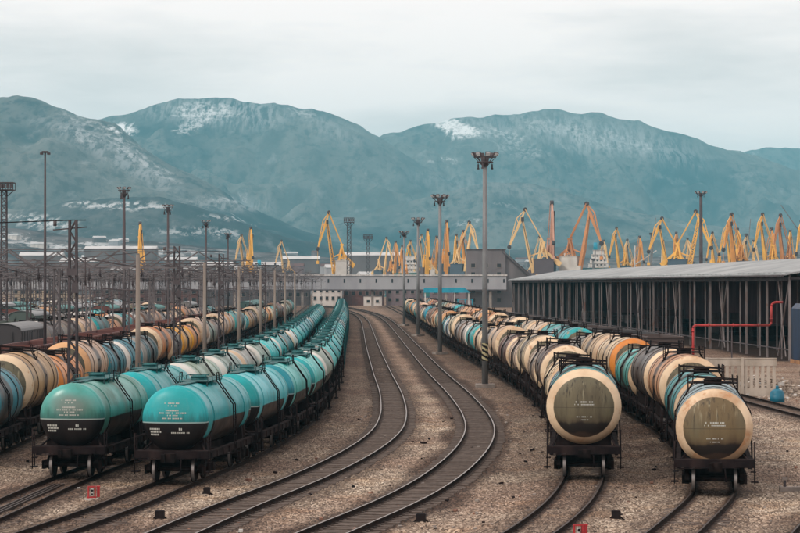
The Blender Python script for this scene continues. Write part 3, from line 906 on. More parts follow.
W_SET, W_BOG = mesh_wheelset(), mesh_bogie()
DATA = {}
for k, p in KIND.items():
    d = {}
    mb = MB(); mb.lathe_y([(-p['L'] + 0.41, p['R']), (-2.0, p['R']), (2.0, p['R']), (p['L'] - 0.41, p['R'])], 0, p['c'], 44)
    d['shell'] = mb.data('tank_shell', [p['shell_m']])
    for sg, nm in ((-1, 'e0'), (1, 'e1')):
        mb = MB(); add_end(mb, p, sg); d[nm] = mb.data('tank_end', [p['end_m']])
        d['s' + nm] = mesh_stencil(p, sg, k)
    mb = MB(); add_frame(mb, p, k); d['frame'] = mb.data('frame', [M['frame']])
    mb = MB(); add_walkway(mb, p, k); d['walk'] = mb.data('walkway', [M['teal_rail'] if k == 'two' else M['black']])
    for sx, nm in ((-1, 'l0'), (1, 'l1')):
        mb = MB(); add_ladder(mb, p, k, sx); d[nm] = mb.data('ladder', [M['black']])
    mb = MB(); add_manhole(mb, p); d['man'] = mb.data('manhole', [M['teal_rail'] if k == 'two' else M['frame']])
    for i_, y in enumerate((-3.4, 3.4) if k == 'two' else (-2.9, 2.9)):
        mb = MB(); add_hoops(mb, p, y); d[f'hoop{i_}'] = mb.data('hoop', [p['shell_m'] if k == 'two' else M['frame']])
    mb = MB(); mb.box((0, 0, 0), (0.3, 0.8, 0.26)); mb.box((0.06, -0.45, 0), (0.42, 0.25, 0.34)); mb.box((-0.16, -0.62, 0), (0.14, 0.22, 0.3))
    d['coup'] = mb.data('coupler', [M['bogie']])
    # plain running gear and fittings for the wagons farther off
    mb = MB(); add_frame(mb, p, k, False)
    for y in (-3.9, 3.9):
        gear_bogie(mb, y, False)
        for sx in (-1, 1): mb.box((sx * 1.05, y, 0.55), (0.15, 2.3, 0.3))
    d['gear'] = mb.data('underframe', [M['frame'], M['tread']])
    mb = MB(); add_walkway(mb, p, k); add_manhole(mb, p)
    for sx in (-1, 1): add_ladder(mb, p, k, sx)
    d['fit'] = mb.data('walkway', [M['teal_rail'] if k == 'two' else M['black']])
    # one mesh for the farthest
    def far_mesh(light):
        mb = MB()
        mb.lathe_y([(-p['L'] + 0.41, p['R']), (p['L'] - 0.41, p['R'])], 0, p['c'], 20)
        mb.cur = 1
        for sg in (-1, 1):
            mb.lathe_y([(sg * (p['L'] - 0.42), p['R'] + 0.005), (sg * p['L'], p['R'])] + dome(p, sg, 20, 5)[1:], 0, p['c'], 20)
        mb.cur = 2
        for sx in (-1, 1): mb.box((sx * 1.33, 0, 1.05), (0.2, 10.6, 0.3))
        mb.box((0, 0, 1.0), (0.6, 11.8, 0.3))
        for sy in (-1, 1):
            mb.box((0, sy * 5.42, 1.06), (3.1, 0.2, 0.36)); mb.box((0, sy * 3.9, 0.5), (2.2, 2.6, 0.5))
            for yy in (3.9, 4.5): mb.box((0, sy * yy, 1.3), (2.2, 0.16, 0.5))
            for dy in (-0.925, 0.925):
                for sx in (-1, 1): mb.tube((sx * 0.73, sy * 3.9 + dy, 0.475), (sx * 0.86, sy * 3.9 + dy, 0.475), 0.475, n=10)
        mb.cur = 3
        top = p['c'] + p['R']
        mb.box((0, 0, top + 0.05), (1.3 if k == 'two' else 1.9, 3.0 if k == 'two' else 1.2, 0.05))
        mb.tube((0, 0, top), (0, 0, top + 0.22), 0.38, n=10)
        for sx in (-1, 1):
            for y in (-0.24, 0.24):
                mb.bar((sx * 0.78, y, top + 0.34), (sx * 0.82, y, top), 0.05)
                mb.bar((sx * 0.82, y, top), (sx * 1.5, y, p['c'] + 0.35), 0.05)
                mb.bar((sx * 1.5, y, p['c'] + 0.35), (sx * 1.56, y, 0.9), 0.05)
            mb.bar((sx * 0.78, -0.24, top + 0.34), (sx * 0.78, 0.24, top + 0.34), 0.05)
        return mb.data('tank_wagon', [p['shell_m'], light, M['frame'], M['teal_rail'] if k == 'two' else M['black']])
    d['far'] = far_mesh(p['end_m'])
    d['far_cream'] = None
    DATA[k] = d

CREAM = (0.66, 0.51, 0.35); CREAM2 = (0.58, 0.45, 0.32); TAN = (0.58, 0.33, 0.16); ORG = (0.64, 0.23, 0.04); YEL = (0.70, 0.34, 0.03)
TEAL = (0.006, 0.34, 0.37); TEAL2 = (0.004, 0.25, 0.32); TEAL3 = (0.06, 0.47, 0.48); TEALP = (0.07, 0.34, 0.31); DTEAL = (0.005, 0.13, 0.16)
BLUE = (0.004, 0.15, 0.20); LBLUE = (0.22, 0.36, 0.42); GREY = (0.24, 0.235, 0.22); DGREY = (0.09, 0.085, 0.08); WHT = (0.62, 0.60, 0.56)
RUST = (0.20, 0.085, 0.06); BRN = (0.14, 0.085, 0.06); GGRN = (0.22, 0.30, 0.24)
NAMES = {CREAM:'cream', CREAM2:'pale cream', TAN:'tan', ORG:'orange', YEL:'yellow orange', TEAL:'teal', TEAL2:'deep teal', TEAL3:'light teal', TEALP:'faded mint',
         DTEAL:'dark teal', BLUE:'dark blue', LBLUE:'pale blue', GREY:'grey', DGREY:'charcoal', WHT:'off-white', RUST:'rusty red', BRN:'brown', GGRN:'grey green'}
ALL_CARS = {}
def tank_wagon(kind, path, s_mid, shell, ends, label, group, clean=0.8, lod=0):
    if kind == 'OIL': kind = 'oil'
    elif kind == 'oil' and rnd.random() < 0.45: kind = 'low'
    p, d = KIND[kind], DATA[kind]
    x1, y1 = path.at(s_mid - 3.9); x2, y2 = path.at(s_mid + 3.9)
    rz = math.atan2(-(x2 - x1), y2 - y1)
    loc = ((x1 + x2) / 2, (y1 + y2) / 2, 0)
    def link(data, parent, c=None, loc_=None, rz_=0.0, name=None):
        o = bpy.data.objects.new(name or data.name.split('.')[0], data)
        COL.objects.link(o); o.parent = parent
        if c: o.color = (*c, clean)
        if loc_: o.location = loc_
        if rz_: o.rotation_euler = (0, 0, rz_)
        return o
    if lod == 2:
        o = bpy.data.objects.new('tank_wagon', d['far']); COL.objects.link(o)
        o.color = (*shell, clean); o.location = loc; o.rotation_euler = (0, 0, rz)
        tag(o, label, 'tank wagon', group)
        return o
    root = empty('tank_wagon', loc, rz)
    tag(root, label, 'tank wagon', group)
    link(d['shell'], root, shell)
    e0 = link(d['e0'], root, ends); e1 = link(d['e1'], root, ends)
    if lod == 0:
        link(d['hoop0'], root, shell); link(d['hoop1'], root, shell)
        link(d['se0'], e0); link(d['se1'], e1)
        link(d['frame'], root); link(d['walk'], root); link(d['l0'], root); link(d['l1'], root); link(d['man'], root)
        link(d['coup'], root, None, (0, -5.75, 1.03)); link(d['coup'], root, None, (0, 5.75, 1.03), math.pi)
        for y in (-3.9, 3.9):
            b = link(W_BOG, root, None, (0, y, 0))
            for dy in (-0.925, 0.925): link(W_SET, b, None, (0, dy, 0.475))
    else:
        link(d['gear'], root); link(d['fit'], root)
    return root

PITCH = 12.02
def train(key, z_front, z_end, spec, where, group, seed, kind0='oil'):
    """spec: explicit (kind, shell, ends) for the first wagons; then drawn at random from pool"""
    path = P[key]
    first, pool = spec
    r_ = random.Random(seed)
    s = path.s_of(z_front) + 5.9
    n = 0
    out = []
    last = None
    while True:
        x, z = path.at(s)
        if z > z_end: break
        n += 1
        if n <= len(first): kd, sh, en = first[n - 1][:3]; cl = first[n - 1][3] if len(first[n - 1]) > 3 else 0.8
        else:
            kd, sh, en = r_.choice(pool); cl = r_.uniform(0.6, 1.0)
        olive = kd in ('OIL', 'low')
        if key == 'g' and n <= len(first): cl = 1.0
        lod = 0 if z < 190 else (1 if z < 330 else 2)
        nm = NAMES[sh]
        if kd == 'two': look = f'{nm} tank wagon with black belly'
        else: look = f'{nm} tank wagon' + ('' if lod == 2 else f' with {NAMES[en]} ends' if en != sh else ' with same-coloured ends')
        v = r_.uniform(0.74, 1.14)
        sh2 = tuple(min(c * v * r_.uniform(0.94, 1.06), 0.75) for c in sh)
        lab = f'{look}, {ordinal(n)} wagon {where}'
        if len(lab.split()) > 16: lab = f'{nm} tank wagon, {ordinal(n)} wagon {where}'
        out.append(tank_wagon(kd, path, s, sh2, en, lab, group, cl, lod))
        s += PITCH
    return out

pool_teal = [('two', TEAL, TEAL)] * 4 + [('two', TEAL3, TEAL)] * 4 + [('two', TEAL2, DTEAL)] * 3 + [('two', TEALP, TEAL3)] * 2 + [('two', GGRN, WHT), ('two', GREY, WHT), ('two', DTEAL, GREY), ('two', BRN, GREY)]
pool_mix = [('oil', CREAM, CREAM)] * 2 + [('oil', CREAM2, TAN)] * 3 + [('oil', BRN, GREY), ('oil', TAN, TAN), ('oil', DTEAL, CREAM)] + [('oil', TAN, CREAM), ('oil', ORG, CREAM), ('oil', TEAL, CREAM2), ('oil', TEAL2, WHT), ('oil', GREY, WHT),
            ('oil', DGREY, CREAM2), ('oil', RUST, CREAM), ('oil', BRN, CREAM2), ('oil', GGRN, CREAM2), ('oil', WHT, WHT)]

train('e', 91.2, 640, ([('two', TEAL, TEAL, 0.9), ('two', TEAL3, TEAL), ('two', TEAL3, TEAL2), ('two', TEAL3, TEAL), ('two', GGRN, WHT), ('two', TEAL3, GREY),
      ('two', TEAL, TEAL), ('two', TEAL, TEAL)], pool_teal), 'back in the teal train beside the two empty tracks', 'wagons of the teal train beside the empty tracks', 3)
train('f', 93.6, 455, ([('two', TEALP, TEALP, 0.2), ('two', TEAL, TEAL), ('two', GGRN, WHT), ('two', GGRN, WHT), ('two', GREY, CREAM2), ('two', GGRN, WHT), ('two', TEAL3, TEAL3), ('two', TEAL, WHT),
      ('two', DTEAL, GREY), ('two', WHT, CREAM), ('two', TEAL3, TEAL)], pool_teal), 'back in the train starting with a mint wagon', 'wagons of the train between teal train and overhead line posts', 4)
train('masts', 93.6, 560, ([('OIL', TEAL, CREAM, 0.8), ('oil', LBLUE, CREAM2), ('oil', CREAM, CREAM), ('oil', BRN, CREAM), ('oil', CREAM, CREAM), ('oil', CREAM2, CREAM), ('oil', CREAM, CREAM),
      ('oil', RUST, CREAM), ('oil', CREAM, CREAM), ('oil', GREY, CREAM2), ('oil', CREAM, CREAM), ('oil', TEAL3, TEAL), ('oil', WHT, WHT), ('oil', GREY, BRN), ('oil', CREAM2, CREAM), ('oil', LBLUE, WHT)], pool_mix),
      'back in the train beside the floodlight masts', 'wagons of the train beside the floodlight masts', 5)
train('shed', 86.6, 560, ([('low', LBLUE, CREAM, 0.35), ('oil', TEAL, CREAM2), ('oil', TAN, CREAM), ('oil', DGREY, CREAM), ('oil', TEAL3, CREAM), ('oil', CREAM2, ORG), ('oil', CREAM, CREAM2), ('oil', GREY, GREY), ('oil', TEAL, TEAL),
      ('oil', TEAL, LBLUE), ('oil', CREAM2, CREAM), ('oil', CREAM, CREAM), ('oil', TEAL, BLUE), ('oil', CREAM, CREAM)], pool_mix),
      'back in the train along the open shed', 'wagons of the train along the open shed', 6)
train('g', 101, 520, ([('oil', TEAL2, DTEAL), ('oil', TAN, CREAM), ('oil', ORG, ORG), ('oil', CREAM, TAN), ('oil', TEAL2, DTEAL), ('oil', TEAL2, WHT), ('oil', DTEAL, GREY), ('oil', ORG, CREAM), ('oil', DGREY, CREAM),
      ('oil', YEL, YEL), ('oil', ORG, YEL), ('oil', CREAM, CREAM2), ('oil', GGRN, WHT), ('oil', BRN, GREY), ('oil', CREAM, CREAM2), ('oil', CREAM2, TAN), ('oil', TEAL, TEAL3), ('oil', BLUE, CREAM), ('oil', TEAL3, WHT)], pool_mix),
      'back in the mixed train behind the concrete posts', 'wagons of the mixed train behind the concrete posts', 8)
train('i', 209, 430, ([('oil', DGREY, GREY), ('oil', BRN, GREY), ('oil', CREAM2, CREAM), ('oil', DTEAL, TEAL), ('oil', ORG, CREAM), ('oil', TEAL, WHT), ('oil', WHT, RUST), ('oil', BRN, BRN)], pool_mix),
      'back in the train behind the brown gondolas', 'wagons of the train behind the brown gondolas', 9)

# ------------------------------------------------------------------ other wagons
def gondola_data():
    mb = MB()
    for sx in (-1, 1):
        mb.box((sx * 1.46, 0, 2.35), (0.08, 12.2, 1.9))
        for k in range(13): mb.box((sx * 1.535, -6.0 + k, 2.35), (0.08, 0.14, 1.9))
        mb.box((sx * 1.52, 0, 3.33), (0.16, 12.3, 0.12))
    b = MB()
    for sy in (-1, 1): mb.box((0, sy * 6.1, 2.35), (3.0, 0.08, 1.9)); mb.box((0, sy * 6.17, 3.33), (3.1, 0.12, 0.12)); mb.box((0, sy * 6.16, 2.4), (3.0, 0.06, 0.12))
    mb.box((0, 0, 1.5), (2.8, 12.0, 0.08))
    b.box((0, 0, 1.2), (2.8, 12.9, 0.35)); b.box((0, 0, 1.05), (0.4, 13.7, 0.3))
    for y in (-4.3, 4.3):
        gear_bogie(b, y, False)
        for sx in (-1, 1): b.box((sx * 1.05, y, 0.55), (0.15, 2.3, 0.3))
    return mb.data('body', [M['obj']]), b.data('underframe', [M['frame'], M['tread']])
GON = gondola_data()
def box_data(curved=True):
    mb = MB()
    n = 10
    poly = [(-1.55, 1.3), (1.55, 1.3), (1.55, 3.9)] + [(1.55 * math.cos(math.pi * k / n), 3.9 + 0.6 * math.sin(math.pi * k / n)) for k in range(1, n)] + [(-1.55, 3.9)]
    mb.prism(poly, -6.8, 6.8)
    for sx in (-1, 1):
        mb.box((sx * 1.58, 0, 2.6), (0.06, 2.2, 2.3))
        for k in range(10): mb.box((sx * 1.575, -6.3 + 1.4 * k, 2.6), (0.05, 0.1, 2.5))
    for sy in (-1, 1): mb.box((0, sy * 6.84, 2.6), (3.0, 0.08, 0.1)); mb.box((-0.8, sy * 6.86, 2.6), (0.1, 0.08, 2.5)); mb.box((0.8, sy * 6.86, 2.6), (0.1, 0.08, 2.5))
    rf = MB()
    pr = [(1.62 * math.cos(math.pi * k / n), 3.96 + 0.62 * math.sin(math.pi * k / n)) for k in range(0, n + 1)]
    pr2 = [(x * 0.97, z - 0.03) for x, z in pr][::-1]
    rf.prism(pr + pr2, -6.9, 6.9)
    b = MB()
    b.box((0, 0, 1.12), (2.9, 14.0, 0.3)); b.box((0, 0, 1.05), (0.4, 14.7, 0.3))
    for y in (-5, 5):
        gear_bogie(b, y, False)
        for sx in (-1, 1): b.box((sx * 1.05, y, 0.55), (0.15, 2.3, 0.3))
    return mb.data('body', [M['obj']]), rf.data('roof', [M['objclean']]), b.data('underframe', [M['frame'], M['tread']])
BOXC = box_data()
def place_on(path, s, datas, cols, name, label, cat, group):
    x1, y1 = path.at(s - 4.5); x2, y2 = path.at(s + 4.5)
    root = empty(name, ((x1 + x2) / 2, (y1 + y2) / 2, 0), math.atan2(-(x2 - x1), y2 - y1))
    tag(root, label, cat, group)
    for d, c in zip(datas, cols):
        o = bpy.data.objects.new(d.name.split('.')[0], d); COL.objects.link(o); o.parent = root
        if c: o.color = (*c, 1)
    return root
def gondolas(key, z0, z1, cols, nm, where, group):
    s = P[key].s_of(z0) + 7; n = 0
    while P[key].at(s)[1] < z1:
        n += 1
        c = cols[n % len(cols)]
        place_on(P[key], s, GON, (c, None), 'gondola_wagon', f'{nm} open gondola wagon, {ordinal(n)} one back {where}', 'gondola wagon', group)
        s += 13.9
gondolas('h', 128, 430, [(0.15, 0.045, 0.035), (0.12, 0.04, 0.035), (0.17, 0.055, 0.04)], 'red-brown', 'in the row behind the mixed tank train', 'red-brown gondolas behind the mixed train')
gondolas('q', 196, 520, [(0.05, 0.043, 0.043), (0.075, 0.05, 0.045), (0.04, 0.038, 0.042)], 'dark grey', 'in the row beneath the open shed', 'dark gondolas beneath the open shed')

r_ = random.Random(44)
def mixed_row(key, z0, z1, where, group, dens=0.9):
    s = P[key].s_of(z0) + 7; n = 0
    while P[key].at(s)[1] < z1:
        n += 1
        q = r_.random()
        if q < 0.52:
            kd, sh, en = r_.choice(pool_mix + pool_teal[:6])
            if r_.random() < 0.5: sh = r_.choice([WHT, GREY, LBLUE, DGREY])
            tank_wagon(kd, P[key], s, sh, en, f'{NAMES[sh]} tank wagon, {ordinal(n)} wagon back {where}', group, 0.8, 2)
            s += 12.1 + 1.0
        elif q < 0.8:
            c = r_.choice([(0.13, 0.05, 0.04), (0.06, 0.05, 0.05), (0.10, 0.12, 0.10)])
            nm = {0.13: 'brown', 0.06: 'charcoal', 0.10: 'drab green'}[c[0]]
            place_on(P[key], s, GON, (c, None), 'gondola_wagon', f'{nm} open gondola, {ordinal(n)} wagon back {where}', 'gondola wagon', group)
            s += 13.9
        else:
            c = r_.choice([(0.16, 0.05, 0.04), (0.07, 0.10, 0.09), (0.22, 0.21, 0.2)])
            nm = {0.16: 'maroon', 0.07: 'green', 0.22: 'grey'}[c[0]]
            rc = r_.choice([(0.33, 0.35, 0.36), (0.04, 0.2, 0.19), (0.25, 0.26, 0.27)])
            rn = {0.33: 'pale', 0.04: 'teal', 0.25: 'grey'}[rc[0]]
            place_on(P[key], s + 0.8, BOXC, (c, rc, None), 'covered_wagon', f'{nm} covered wagon with {rn} roof, {ordinal(n)} {where}', 'covered wagon', group)
            s += 15.2
        if r_.random() > dens: s += 14
    return n
mixed_row('j', 235, 470, 'on the second track beyond the brown gondolas', 'wagons on the second track beyond the gondolas')
mixed_row('k', 270, 450, 'on the third track beyond the brown gondolas', 'wagons on the third track beyond the gondolas')
mixed_row('l', 305, 470, 'on the fourth track beyond the brown gondolas', 'wagons on the fourth track beyond the gondolas', 0.8)
mixed_row('m', 350, 520, 'on the fifth track beyond the brown gondolas', 'wagons on the fifth track beyond the gondolas', 0.8)
mixed_row('n', 400, 580, 'on the sixth track beyond the brown gondolas', 'wagons on the sixth track beyond the gondolas', 0.7)
# the dark covered wagons that show at the frame's edge and the teal roofed pair beyond the gondolas
place_on(P['i'], P['i'].s_of(200), BOXC, ((0.035, 0.032, 0.036), (0.16, 0.165, 0.17), None), 'covered_wagon', 'black covered wagon with grey curved roof ahead of the charcoal tank wagon', 'covered wagon', 'dark covered wagons')
for k, z in enumerate((450, 466, 482)):
    place_on(P['h'], P['h'].s_of(z), BOXC, ((0.04, 0.09, 0.085), (0.025, 0.13, 0.125), None), 'covered_wagon',
             f'dark green covered wagon with teal roof, {ordinal(k + 1)} of three behind the gondolas', 'covered wagon', 'teal roofed covered wagons')

# ------------------------------------------------------------------ floodlight masts
def mast_data(h, r0, r1, crown=1.0, dark=False):
    st = M['dark_steel'] if dark else M['steel']
    pole = MB(); pole.tube((0, 0, 0), (0, 0, h - 0.8), r0, r1, n=14)
    pole.tube((0, 0, 0), (0, 0, 0.25), r0 * 1.7, n=14)
    pl = MB()
    R_ = 1.25 * crown
    pl.lathe_y([(0, 0.01)], 0, 0, 3) if False else None
    n = 16
    b = len(pl.v)
    for k in range(n):
        a, a2 = 2 * math.pi * k / n, 2 * math.pi * (k + 1) / n
        for rr, zz in ((R_, h - 0.55), (R_ * 0.72, h - 0.95)):
            pl.tube((rr * math.cos(a), rr * math.sin(a), zz), (rr * math.cos(a2), rr * math.sin(a2), zz), 0.05 * crown, n=5)
        if k % 2 == 0:
            pl.bar((R_ * math.cos(a), R_ * math.sin(a), h - 0.55), (r1 * math.cos(a), r1 * math.sin(a), h - 1.25), 0.07 * crown)
            pl.bar((R_ * math.cos(a), R_ * math.sin(a), h - 0.55), (0.1 * math.cos(a), 0.1 * math.sin(a), h - 0.5), 0.05 * crown)
    pl.tube((0, 0, h - 1.3), (0, 0, h - 0.5), 0.34 * crown, 0.5 * crown, n=12)
    lamps = []
    for k in range(8):
        a = 2 * math.pi * k / 8 + 0.2
        lm = MB()
        c, s_ = math.cos(a), math.sin(a)
        rot = Matrix.Rotation(a, 3, 'Z') @ Matrix.Rotation(R(35), 3, 'Y')
        rr = R_ * 1.08
        lm.box((rr * c, rr * s_, h - 0.32), (0.22 * crown, 0.52 * crown, 0.42 * crown), rot)
        q = rot @ Vector((0.14 * crown, 0, 0))
        lm.cur = 1
        lm.box((rr * c + q.x, rr * s_ + q.y, h - 0.32 + q.z), (0.06 * crown, 0.46 * crown, 0.36 * crown), rot)
        lamps.append(lm.data('floodlight', [M['dark_steel'], M['lamp_glass']]))
    dr = []
    for a in (0.6, 2.4, 4.4):
        hb = MB(); x, y = R_ * 0.8 * math.cos(a), R_ * 0.8 * math.sin(a)
        hb.tube((x, y, h - 0.9), (x, y, h - 1.1), 0.025, n=5); hb.box((x, y, h - 1.25), (0.12, 0.12, 0.3)); hb.box((x, y, h - 1.45), (0.18, 0.18, 0.1))
        dr.append(hb.data('hanging_gear', [M['dark_steel']]))
    return pole.data('pole', [st]), pl.data('lamp_ring', [M['dark_steel']]), lamps, dr
def put_mast(x, z, h, r0, r1, label, group, crown=1.0, dark=False, stripes=False, rz=0.0, foot=True):
    a, b, ls, dr = mast_data(h, r0, r1, crown, dark)
    root = empty('floodlight_mast', (x, z, -0.25), rz)
    tag(root, label, 'floodlight mast', group)
    for d in [a, b] + ls + dr:
        o = bpy.data.objects.new(d.name.split('.')[0], d); COL.objects.link(o); o.parent = root
    if foot:
        f = MB(); f.box((0, 0, 0.12), (1.5, 1.5, 0.34)); f.build('foundation', M['concrete'], root)
    if stripes:
        s = MB()
        n = 16
        for k in range(40):
            z0 = 2.1 + 1.4 * k / 40
            rr = r0 + (r1 - r0) * z0 / h + 0.006
            for j in range(n):
                a0, a1 = 2 * math.pi * j / n, 2 * math.pi * (j + 1) / n
                s.cur = int(((z0 * 2.6 + j * 2 / n) % 1) < 0.5)
                s.quad((rr * math.cos(a0), rr * math.sin(a0), z0), (rr * math.cos(a1), rr * math.sin(a1), z0),
                       (rr * math.cos(a1), rr * math.sin(a1), z0 + 1.4 / 40), (rr * math.cos(a0), rr * math.sin(a0), z0 + 1.4 / 40))
        s.build('warning_band', [M['black'], M['yellow']], root)
    return root
HM = 18.7
GM = 'floodlight masts along the tank train'
for k, (pxx, s_) in enumerate([(485, 12.69), (440, 8.62), (418, 6.40), (404, 5.12)]):
    z = F / s_
    put_mast((pxx - 400) / s_, z, HM, 0.26, 0.17, ['grey floodlight mast with yellow and black warning band on its shaft', 'second floodlight mast beyond the banded one beside the tank train',
             'third floodlight mast beyond the banded one beside the tank train', 'fourth and farthest-back floodlight mast in front of the grey gallery bridge'][k], GM, 0.70, False, k == 0, 0.3 * k)
GL = 'floodlight masts beyond the overhead lines'
for k, (pxx, py, h, lab) in enumerate([(124, 185, HM, 'floodlight mast with dark crown standing above the overhead line gantries'), (168, 203, HM, 'floodlight mast between the gantries and the single orange crane'),
                             (206, 219, HM, 'small floodlight mast beside the white ship'), (228, 232, HM, 'slender distant floodlight mast beside the pale double crane')]):
    s_ = (HZ - py) / (h - 0.25 - EYE)
    put_mast((pxx - 400) / s_, F / s_, h, 0.22, 0.14, lab, GL, 0.5, True, False, 0.5 * k)
s_ = 12.7
lm = empty('lamp_pole', (-355 / s_, F / s_, -0.25)); tag(lm, 'tall thin dark pole with small lamp head rising behind the gantries', 'lamp pole')
m = MB(); m.tube((0, 0, 0), (0, 0, 18.5), 0.15, 0.07, n=10); m.build('pole', M['dark_steel'], lm)
m = MB(); m.box((0, 0, 18.55), (0.5, 0.3, 0.14)); m.box((0.28, 0, 18.42), (0.22, 0.34, 0.16)); m.box((-0.28, 0, 18.42), (0.22, 0.34, 0.16)); m.build('lamp_head', M['dark_steel'], lm)
z = 560; X_, h_ = px(701, 191, z)
put_mast(X_, z, h_ + 0.25, 0.52, 0.36, 'dark floodlight mast rising behind the shed roof among yellow cranes', 'dark masts behind the shed', 1.0, True, False)

def lattice_tower(x, z, h, w, cap_w, cap_h, label, group=None):
    root = empty('lattice_mast', (x, z, -0.3)); tag(root, label, 'lattice mast', group)
    m = MB()
    cs = [(-w/2, -w/2), (w/2, -w/2), (w/2, w/2), (-w/2, w/2)]
    for a in cs: m.bar((a[0], a[1], 0), (a[0] * 0.8, a[1] * 0.8, h - cap_h), w * 0.16)
    n = max(6, int(h / (w * 1.2)))
    for k in range(n):
        z0, z1 = (h - cap_h) * k / n, (h - cap_h) * (k + 1) / n
        f0, f1 = 1 - 0.2 * k / n, 1 - 0.2 * (k + 1) / n
        for i in range(4):
            a, b = cs[i], cs[(i + 1) % 4]
            m.bar((a[0] * f0, a[1] * f0, z0), (b[0] * f1, b[1] * f1, z1), w * 0.09)
            m.bar((a[0] * f1, a[1] * f1, z1), (b[0] * f1, b[1] * f1, z1), w * 0.09)
    m.build('tower', M['dark_steel'], root)
    c = MB(); c.box((0, 0, h - cap_h * 0.92), (cap_w, cap_w * 0.8, cap_h * 0.12)); c.box((0, 0, h - cap_h * 0.06), (cap_w * 1.02, cap_w * 0.82, cap_h * 0.1))
    for i in range(9):
        xx = -cap_w / 2 + cap_w * i / 8
        for yy in (-cap_w * 0.4, cap_w * 0.4): c.bar((xx, yy, h - cap_h * 0.9), (xx, yy, h), cap_w * 0.03)
    for i in range(6):
        c.box((-cap_w * 0.42 + cap_w * 0.168 * i, -cap_w * 0.42, h - cap_h * 0.5), (cap_w * 0.12, 0.3, cap_h * 0.45))
    c.bar((-cap_w * 0.48, 0, h - cap_h), (-w * 0.4, 0, h - cap_h * 1.7), w * 0.12); c.bar((cap_w * 0.48, 0, h - cap_h), (w * 0.4, 0, h - cap_h * 1.7), w * 0.12)
    c.build('platform', M['dark_steel'], root)
X_, h_ = px(4, 180, 300); lattice_tower(X_, 300, h_, 0.8, 2.6, 1.1, 'tall dark lattice tower with a box platform on top, beside the gantries', 'lattice floodlight towers')
X_, h_ = px(349, 217, 1000); lattice_tower(X_, 1000, h_, 1.9, 4.4, 2.2, 'taller of two dark lattice towers behind the gallery bridge', 'lattice floodlight towers')
X_, h_ = px(368, 234, 1000); lattice_tower(X_, 1000, h_, 1.7, 3.9, 2.0, 'shorter of two dark lattice towers behind the gallery bridge', 'lattice floodlight towers')

# ------------------------------------------------------------------ overhead line: posts, gantries, wires
def lattice_post(x, z, h, w, label, group, base=True):
    root = empty('lattice_post', (x, z, -0.3)); tag(root, label, 'overhead line post', group)
    m = MB()
    for sx in (-1, 1):
        for sy in (-1, 1): m.bar((sx * w / 2, sy * w / 2, 0.5), (sx * w / 2 * 0.75, sy * w / 2 * 0.75, h), 0.09)
    n = int(h / 0.55)
    for k in range(n):
        z0, z1 = 0.5 + (h - 0.5) * k / n, 0.5 + (h - 0.5) * (k + 1) / n
        sg = 1 if k % 2 else -1
        f = 0.5 * w * (1 - 0.25 * k / n)
        for sy in (-1, 1):
            m.bar((-sg * f, sy * f, z0), (sg * f, sy * f, z1), 0.055)
            m.bar((sy * f, -sg * f, z0), (sy * f, sg * f, z1), 0.055)
    m.build('shaft', M['dark_steel'], root)
    b = MB(); b.box((0, 0, 0.35), (w * 1.5, w * 1.5, 0.9)); b.build('foundation', M['white'] if base else M['concrete'], root)
    f = MB(); f.box((0.0, -w * 0.7, h - 2.6), (0.5, 0.25, 0.35)); f.bar((-1.0, 0, h - 0.5), (0.7, 0, h - 0.35), 0.06)
    f.tube((-0.9, 0, h - 0.3), (-0.9, 0, h - 0.05), 0.09, n=7); f.box((0.15, -w * 0.7, h - 3.4), (0.3, 0.3, 0.5))
    f.build('bracket', M['dark_steel'], root)
GP = 'lattice posts beside the concrete posts'
lattice_post(-16.35, 115, 11.4, 0.44, 'large lattice post beside the mint fronted tank train', GP)
lattice_post(-16.0, 165, 10.9, 0.5, 'second lattice post back from the mint wagon, white at its foot', GP)
lattice_post(-16.1, 207, 10.9, 0.5, 'third lattice post back from the mint wagon', GP)
lattice_post(-16.9, 285, 10.9, 0.5, 'fourth lattice post back from the mint wagon', GP)
for k, (z, h, X_) in enumerate([(140, 10.0, -15.95), (188, 9.9, -15.97), (228, 9.9, -15.97), (263, 9.9, -15.95), (293, 9.9, -15.95), (322, 9.9, -16.1), (352, 9.9, -16.1)]):
    root = empty('concrete_post', (X_, z, -0.3)); tag(root, f'round concrete overhead line post, {ordinal(k + 1)} back from the big lattice post', 'overhead line post', 'concrete posts of the overhead line')
    m = MB(); m.tube((0, 0, 0), (0, 0, h), 0.18, 0.12, n=12); m.build('shaft', M['pole_conc'], root)
    m = MB(); m.bar((0, 0, h - 0.8), (-3.4, 0, h - 0.2), 0.08); m.bar((0, 0, h + 0.1), (-3.4, 0, h - 0.2), 0.04)
    m.tube((-0.1, 0, h - 2.2), (-3.1, 0, h - 2.0), 0.035, n=5); m.tube((-3.2, 0, h - 0.3), (-3.2, 0, h - 1.9), 0.05, n=6); m.build('bracket_arm', M['dark_steel'], root)

